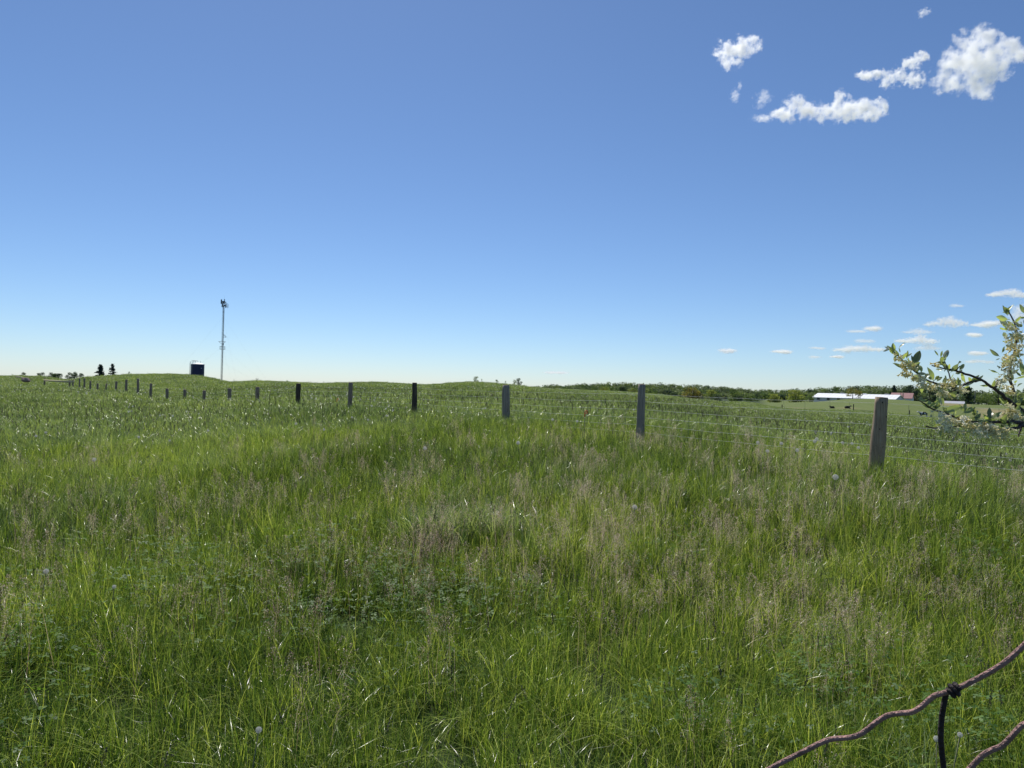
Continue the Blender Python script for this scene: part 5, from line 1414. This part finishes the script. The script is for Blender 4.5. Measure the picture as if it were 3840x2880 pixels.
DAND += ordered([(2842, 1661), (2878, 1693), (2930, 1664), (3160, 1662), (3195, 1664), (2990, 1690)], 0.8, 'the small dandelion clocks between the two thickest posts')
DAND += ordered([(636, 1653), (780, 1616), (135, 1636), (172, 1623), (1215, 1612), (1380, 1575), (1320, 1566), (520, 1640)], 0.8, 'the small dandelion clocks in the left field')
rgd = random.Random(4)
for (px, py, s_, lab) in DAND:
    h = rgd.uniform(0.30, 0.38)
    dp = solve_depth(px, py, h)
    if dp is None: continue
    p = at(px, py, dp); g0 = gz1(p[0], p[1]); H = p[2] - g0
    e = empty('dandelion', (p[0], p[1], g0)); tag(e, lab, 'dandelion', G_D)
    k = 0.9 + 0.4 * rgd.random()
    lx, ly = rgd.uniform(-.06, .06), rgd.uniform(-.04, .04)
    MB().tube([(lx, ly, 0), (lx * .4, ly * .4, H * .5), (0, 0, H)], [0.0026, 0.0022, 0.002], 5).build('stem', M_STEMG, e, smooth=True)
    link('seed_head', PUFF, e, (0, 0, H + 0.004), (rgd.uniform(-.3, .3), rgd.uniform(-.3, .3), rgd.uniform(0, 6)), (s_,) * 3)
# ------------------------------------------------------------------ clouds: real volumes far out, outside everything else
def cloud_mat(puffs, dens, nscale, gain, thr, seed, erode):
    mt, nt, out = new_mat('cloud_vapour')
    L = nt.links
    tc = nd(nt, 'ShaderNodeTexCoord')
    # warped coordinates give torn, wispy edges
    nv = nd(nt, 'ShaderNodeTexNoise', inp={'Scale': nscale * 0.7, 'Detail': 3.0, 'Roughness': 0.6}); nv.noise_dimensions = '4D'; nv.inputs['W'].default_value = seed
    L.new(tc.outputs['Object'], nv.inputs['Vector'])
    sub = nd(nt, 'ShaderNodeVectorMath', operation='SUBTRACT'); L.new(nv.outputs['Color'], sub.inputs[0]); sub.inputs[1].default_value = (.5, .5, .5)
    mad = nd(nt, 'ShaderNodeVectorMath', operation='MULTIPLY_ADD'); L.new(sub.outputs[0], mad.inputs[0]); w = 2.2 / nscale; mad.inputs[1].default_value = (w, w, w); L.new(tc.outputs['Object'], mad.inputs[2])
    tot = None
    for (c, r) in puffs:
        s_ = nd(nt, 'ShaderNodeVectorMath', operation='SUBTRACT'); L.new(mad.outputs[0], s_.inputs[0]); s_.inputs[1].default_value = c
        dv = nd(nt, 'ShaderNodeVectorMath', operation='DIVIDE'); L.new(s_.outputs[0], dv.inputs[0]); dv.inputs[1].default_value = r
        dt = nd(nt, 'ShaderNodeVectorMath', operation='DOT_PRODUCT'); L.new(dv.outputs[0], dt.inputs[0]); L.new(dv.outputs[0], dt.inputs[1])
        g = mth(nt, 'SUBTRACT', 1.0, dt.outputs['Value'], clamp=True)
        tot = g if tot is None else mth(nt, 'MAXIMUM', tot, g)
    n1 = nd(nt, 'ShaderNodeTexNoise', inp={'Scale': nscale * 1.5, 'Detail': 8.0, 'Roughness': 0.72}); n1.noise_dimensions = '4D'; n1.inputs['W'].default_value = seed + 3.3
    L.new(tc.outputs['Object'], n1.inputs['Vector'])
    f = mth(nt, 'MULTIPLY_ADD', n1.outputs['Fac'], erode, mth(nt, 'SUBTRACT', tot, thr + 0.5 * erode))
    f = mth(nt, 'MULTIPLY', f, gain, clamp=True)
    f = mth(nt, 'MULTIPLY', f, mth(nt, 'GREATER_THAN', tot, 0.001))
    pv = nd(nt, 'ShaderNodeVolumePrincipled', inp={'Color': (1, 1, 1, 1), 'Anisotropy': 0.5})
    L.new(mth(nt, 'MULTIPLY', f, dens), pv.inputs['Density'])
    L.new(pv.outputs[0], out.inputs['Volume'])
    return mt

def cloud(label, puffs_px, dist, opt=6.0, seed=1.0, thr=0.50, erode=3.7, gain=1.0, depth_f=0.7):
    """puffs_px: (px, py, rx, ry) in photograph pixels; real distance `dist` metres ahead"""
    cx = np.mean([p[0] for p in puffs_px]); cy = np.mean([p[1] for p in puffs_px])
    C = at(cx, cy, dist); s = dist / F_PX
    pf = []
    bm = bmesh.new()
    rgc = random.Random(int(seed * 10))
    for (px, py, rx, ry) in puffs_px:
        P = at(px, py, dist) - C
        P[1] += rgc.uniform(-.2, .2) * rx * s
        ra = (rx * s * 1.45, max(rx, ry) * s * depth_f, ry * s * 1.45)
        pf.append((tuple(P), ra))
        bmesh.ops.create_icosphere(bm, subdivisions=2, radius=1.0, matrix=Matrix.Translation(P) @ Matrix.Diagonal((ra[0] * 1.12, ra[1] * 1.12, ra[2] * 1.12, 1)))
    me = bpy.data.meshes.new('cloud'); bm.to_mesh(me); bm.free()
    mr = np.mean([min(p[2], p[3]) for p in puffs_px]) * s
    o = link('cloud', me, loc=tuple(C)); tag(o, label, 'cloud', 'fair weather clouds')
    rm = o.modifiers.new('remesh', 'REMESH'); rm.mode = 'VOXEL'; rm.voxel_size = mr * 0.35
    me.materials.append(cloud_mat(pf, opt / (mr * 1.6), 1.0 / (mr * 1.1), gain, thr, seed, erode))
    return o
scene.cycles.volume_step_rate = 0.2
scene.cycles.volume_max_steps = 128
cloud('small torn white cloud, leftmost of the high clouds', [(2735, 190, 50, 42), (2790, 180, 45, 40), (2838, 165, 24, 30), (2745, 235, 45, 22), (2715, 215, 30, 30)], 2600, seed=1.3)
cloud('long flat white cloud with a curled hump at its left', [(2985, 385, 42, 36), (2945, 428, 45, 28), (3040, 412, 60, 34), (3110, 425, 60, 36), (3150, 372, 22, 34), (3190, 415, 60, 38), (3250, 408, 60, 38), (3300, 398, 36, 32)], 2600, seed=2.1)
cloud('hooked white cloud linking the long cloud and the big one', [(3265, 280, 45, 20), (3325, 295, 30, 36), (3370, 285, 36, 32), (3420, 240, 40, 22), (3455, 212, 28, 24), (3435, 300, 42, 24)], 2600, seed=3.7)
cloud('biggest white cumulus cloud at the upper right edge', [(3640, 175, 60, 55), (3690, 150, 60, 55), (3600, 230, 80, 60), (3690, 230, 90, 70), (3560, 300, 60, 45), (3660, 310, 70, 50), (3690, 350, 50, 25), (3755, 150, 28, 26), (3790, 205, 70, 40), (3830, 200, 40, 34), (3740, 260, 50, 45)], 2600, seed=4.9)
cloud('tiny wisp high at the right above the big cloud', [(3470, 42, 24, 12), (3455, 55, 12, 16)], 2600, 1.4, seed=5.2)
cloud('faint wisp left of the ragged puff', [(2755, 360, 16, 26), (2775, 325, 10, 18)], 2600, 1.1, seed=6.6)
cloud('ragged small puff left of the long cloud', [(2860, 370, 34, 26), (2848, 390, 22, 22)], 2600, 1.5, seed=7.2)
cloud('low wispy shred below the ragged puff', [(2862, 442, 40, 12)], 2600, 1.4, seed=8.4)
LOWC = [(3778, 1104, 78, 13, 'low flat cloud at the right edge above the branch tip'), (3552, 1213, 84, 15, 'flat cloud with a humped right end above the flowering branch'), (3690, 1216, 38, 11, 'small flat cloud left of the upright branch'),
        (3440, 1245, 55, 9, 'thin low cloud under the humped flat cloud'), (3440, 1278, 86, 14, 'long low cloud behind the tip of the flowering branch'), (3220, 1310, 104, 11, 'longest low cloud bar left of the branch tip'),
        (3273, 1232, 28, 9, 'small cloudlet up left of the long cloud bar'), (3215, 1242, 30, 6, 'faint streak beside the small cloudlet'), (3655, 1256, 25, 8, 'little pointed cloudlet above the branch gap'), (3668, 1325, 28, 9, 'small domed cloudlet in the branch gap'),
        (3672, 1357, 56, 6, 'thin cloud streak in the branch gap'), (2728, 1316, 25, 8, 'lone cloudlet low over the woods, leftmost'), (2930, 1318, 30, 7, 'second low cloudlet over the woods'), (3065, 1305, 24, 6, 'faint cloudlet left of the long cloud bar'),
        (3138, 1338, 20, 6, 'small cloudlet under the long cloud bar'), (3056, 1338, 18, 5, 'tiny cloudlet left under the long cloud bar'), (3242, 1278, 30, 7, 'pale cloudlet above the long cloud bar'), (2085, 1397, 38, 5, 'very faint streak above the centre skyline'), (3590, 1146, 20, 6, 'tiny cloudlet high above the flowering branch'),
        (3820, 1190, 45, 28, 'bright cloud behind the top of the upright branch'), (3735, 1210, 22, 12, 'cloud fragment left of the upright branch tip'), (3480, 1305, 46, 9, 'pale cloud between branch tip and tuft')]
rgc2 = random.Random(12)
for i, (px, py, rx, ry, lab) in enumerate(LOWC):
    n = max(2, int(rx / 14)); pf = []
    for k in range(n):
        t = (k + .5) / n * 2 - 1
        pf.append((px + t * rx * 0.8, py + rgc2.uniform(-.2, .1) * ry - (0.25 * ry if abs(t) < .5 else -.15 * ry), rx / n * 1.5 + 5, ry * rgc2.uniform(.7, 1.45) * (1 - .4 * abs(t))))
    faint = any(w in lab for w in ('faint', 'pale', 'thin', 'tiny'))
    cloud(lab, pf, 9000, 1.1 if faint else 3.4, seed=20.3 + i * 1.7, thr=0.46, erode=3.8, gain=1.0)
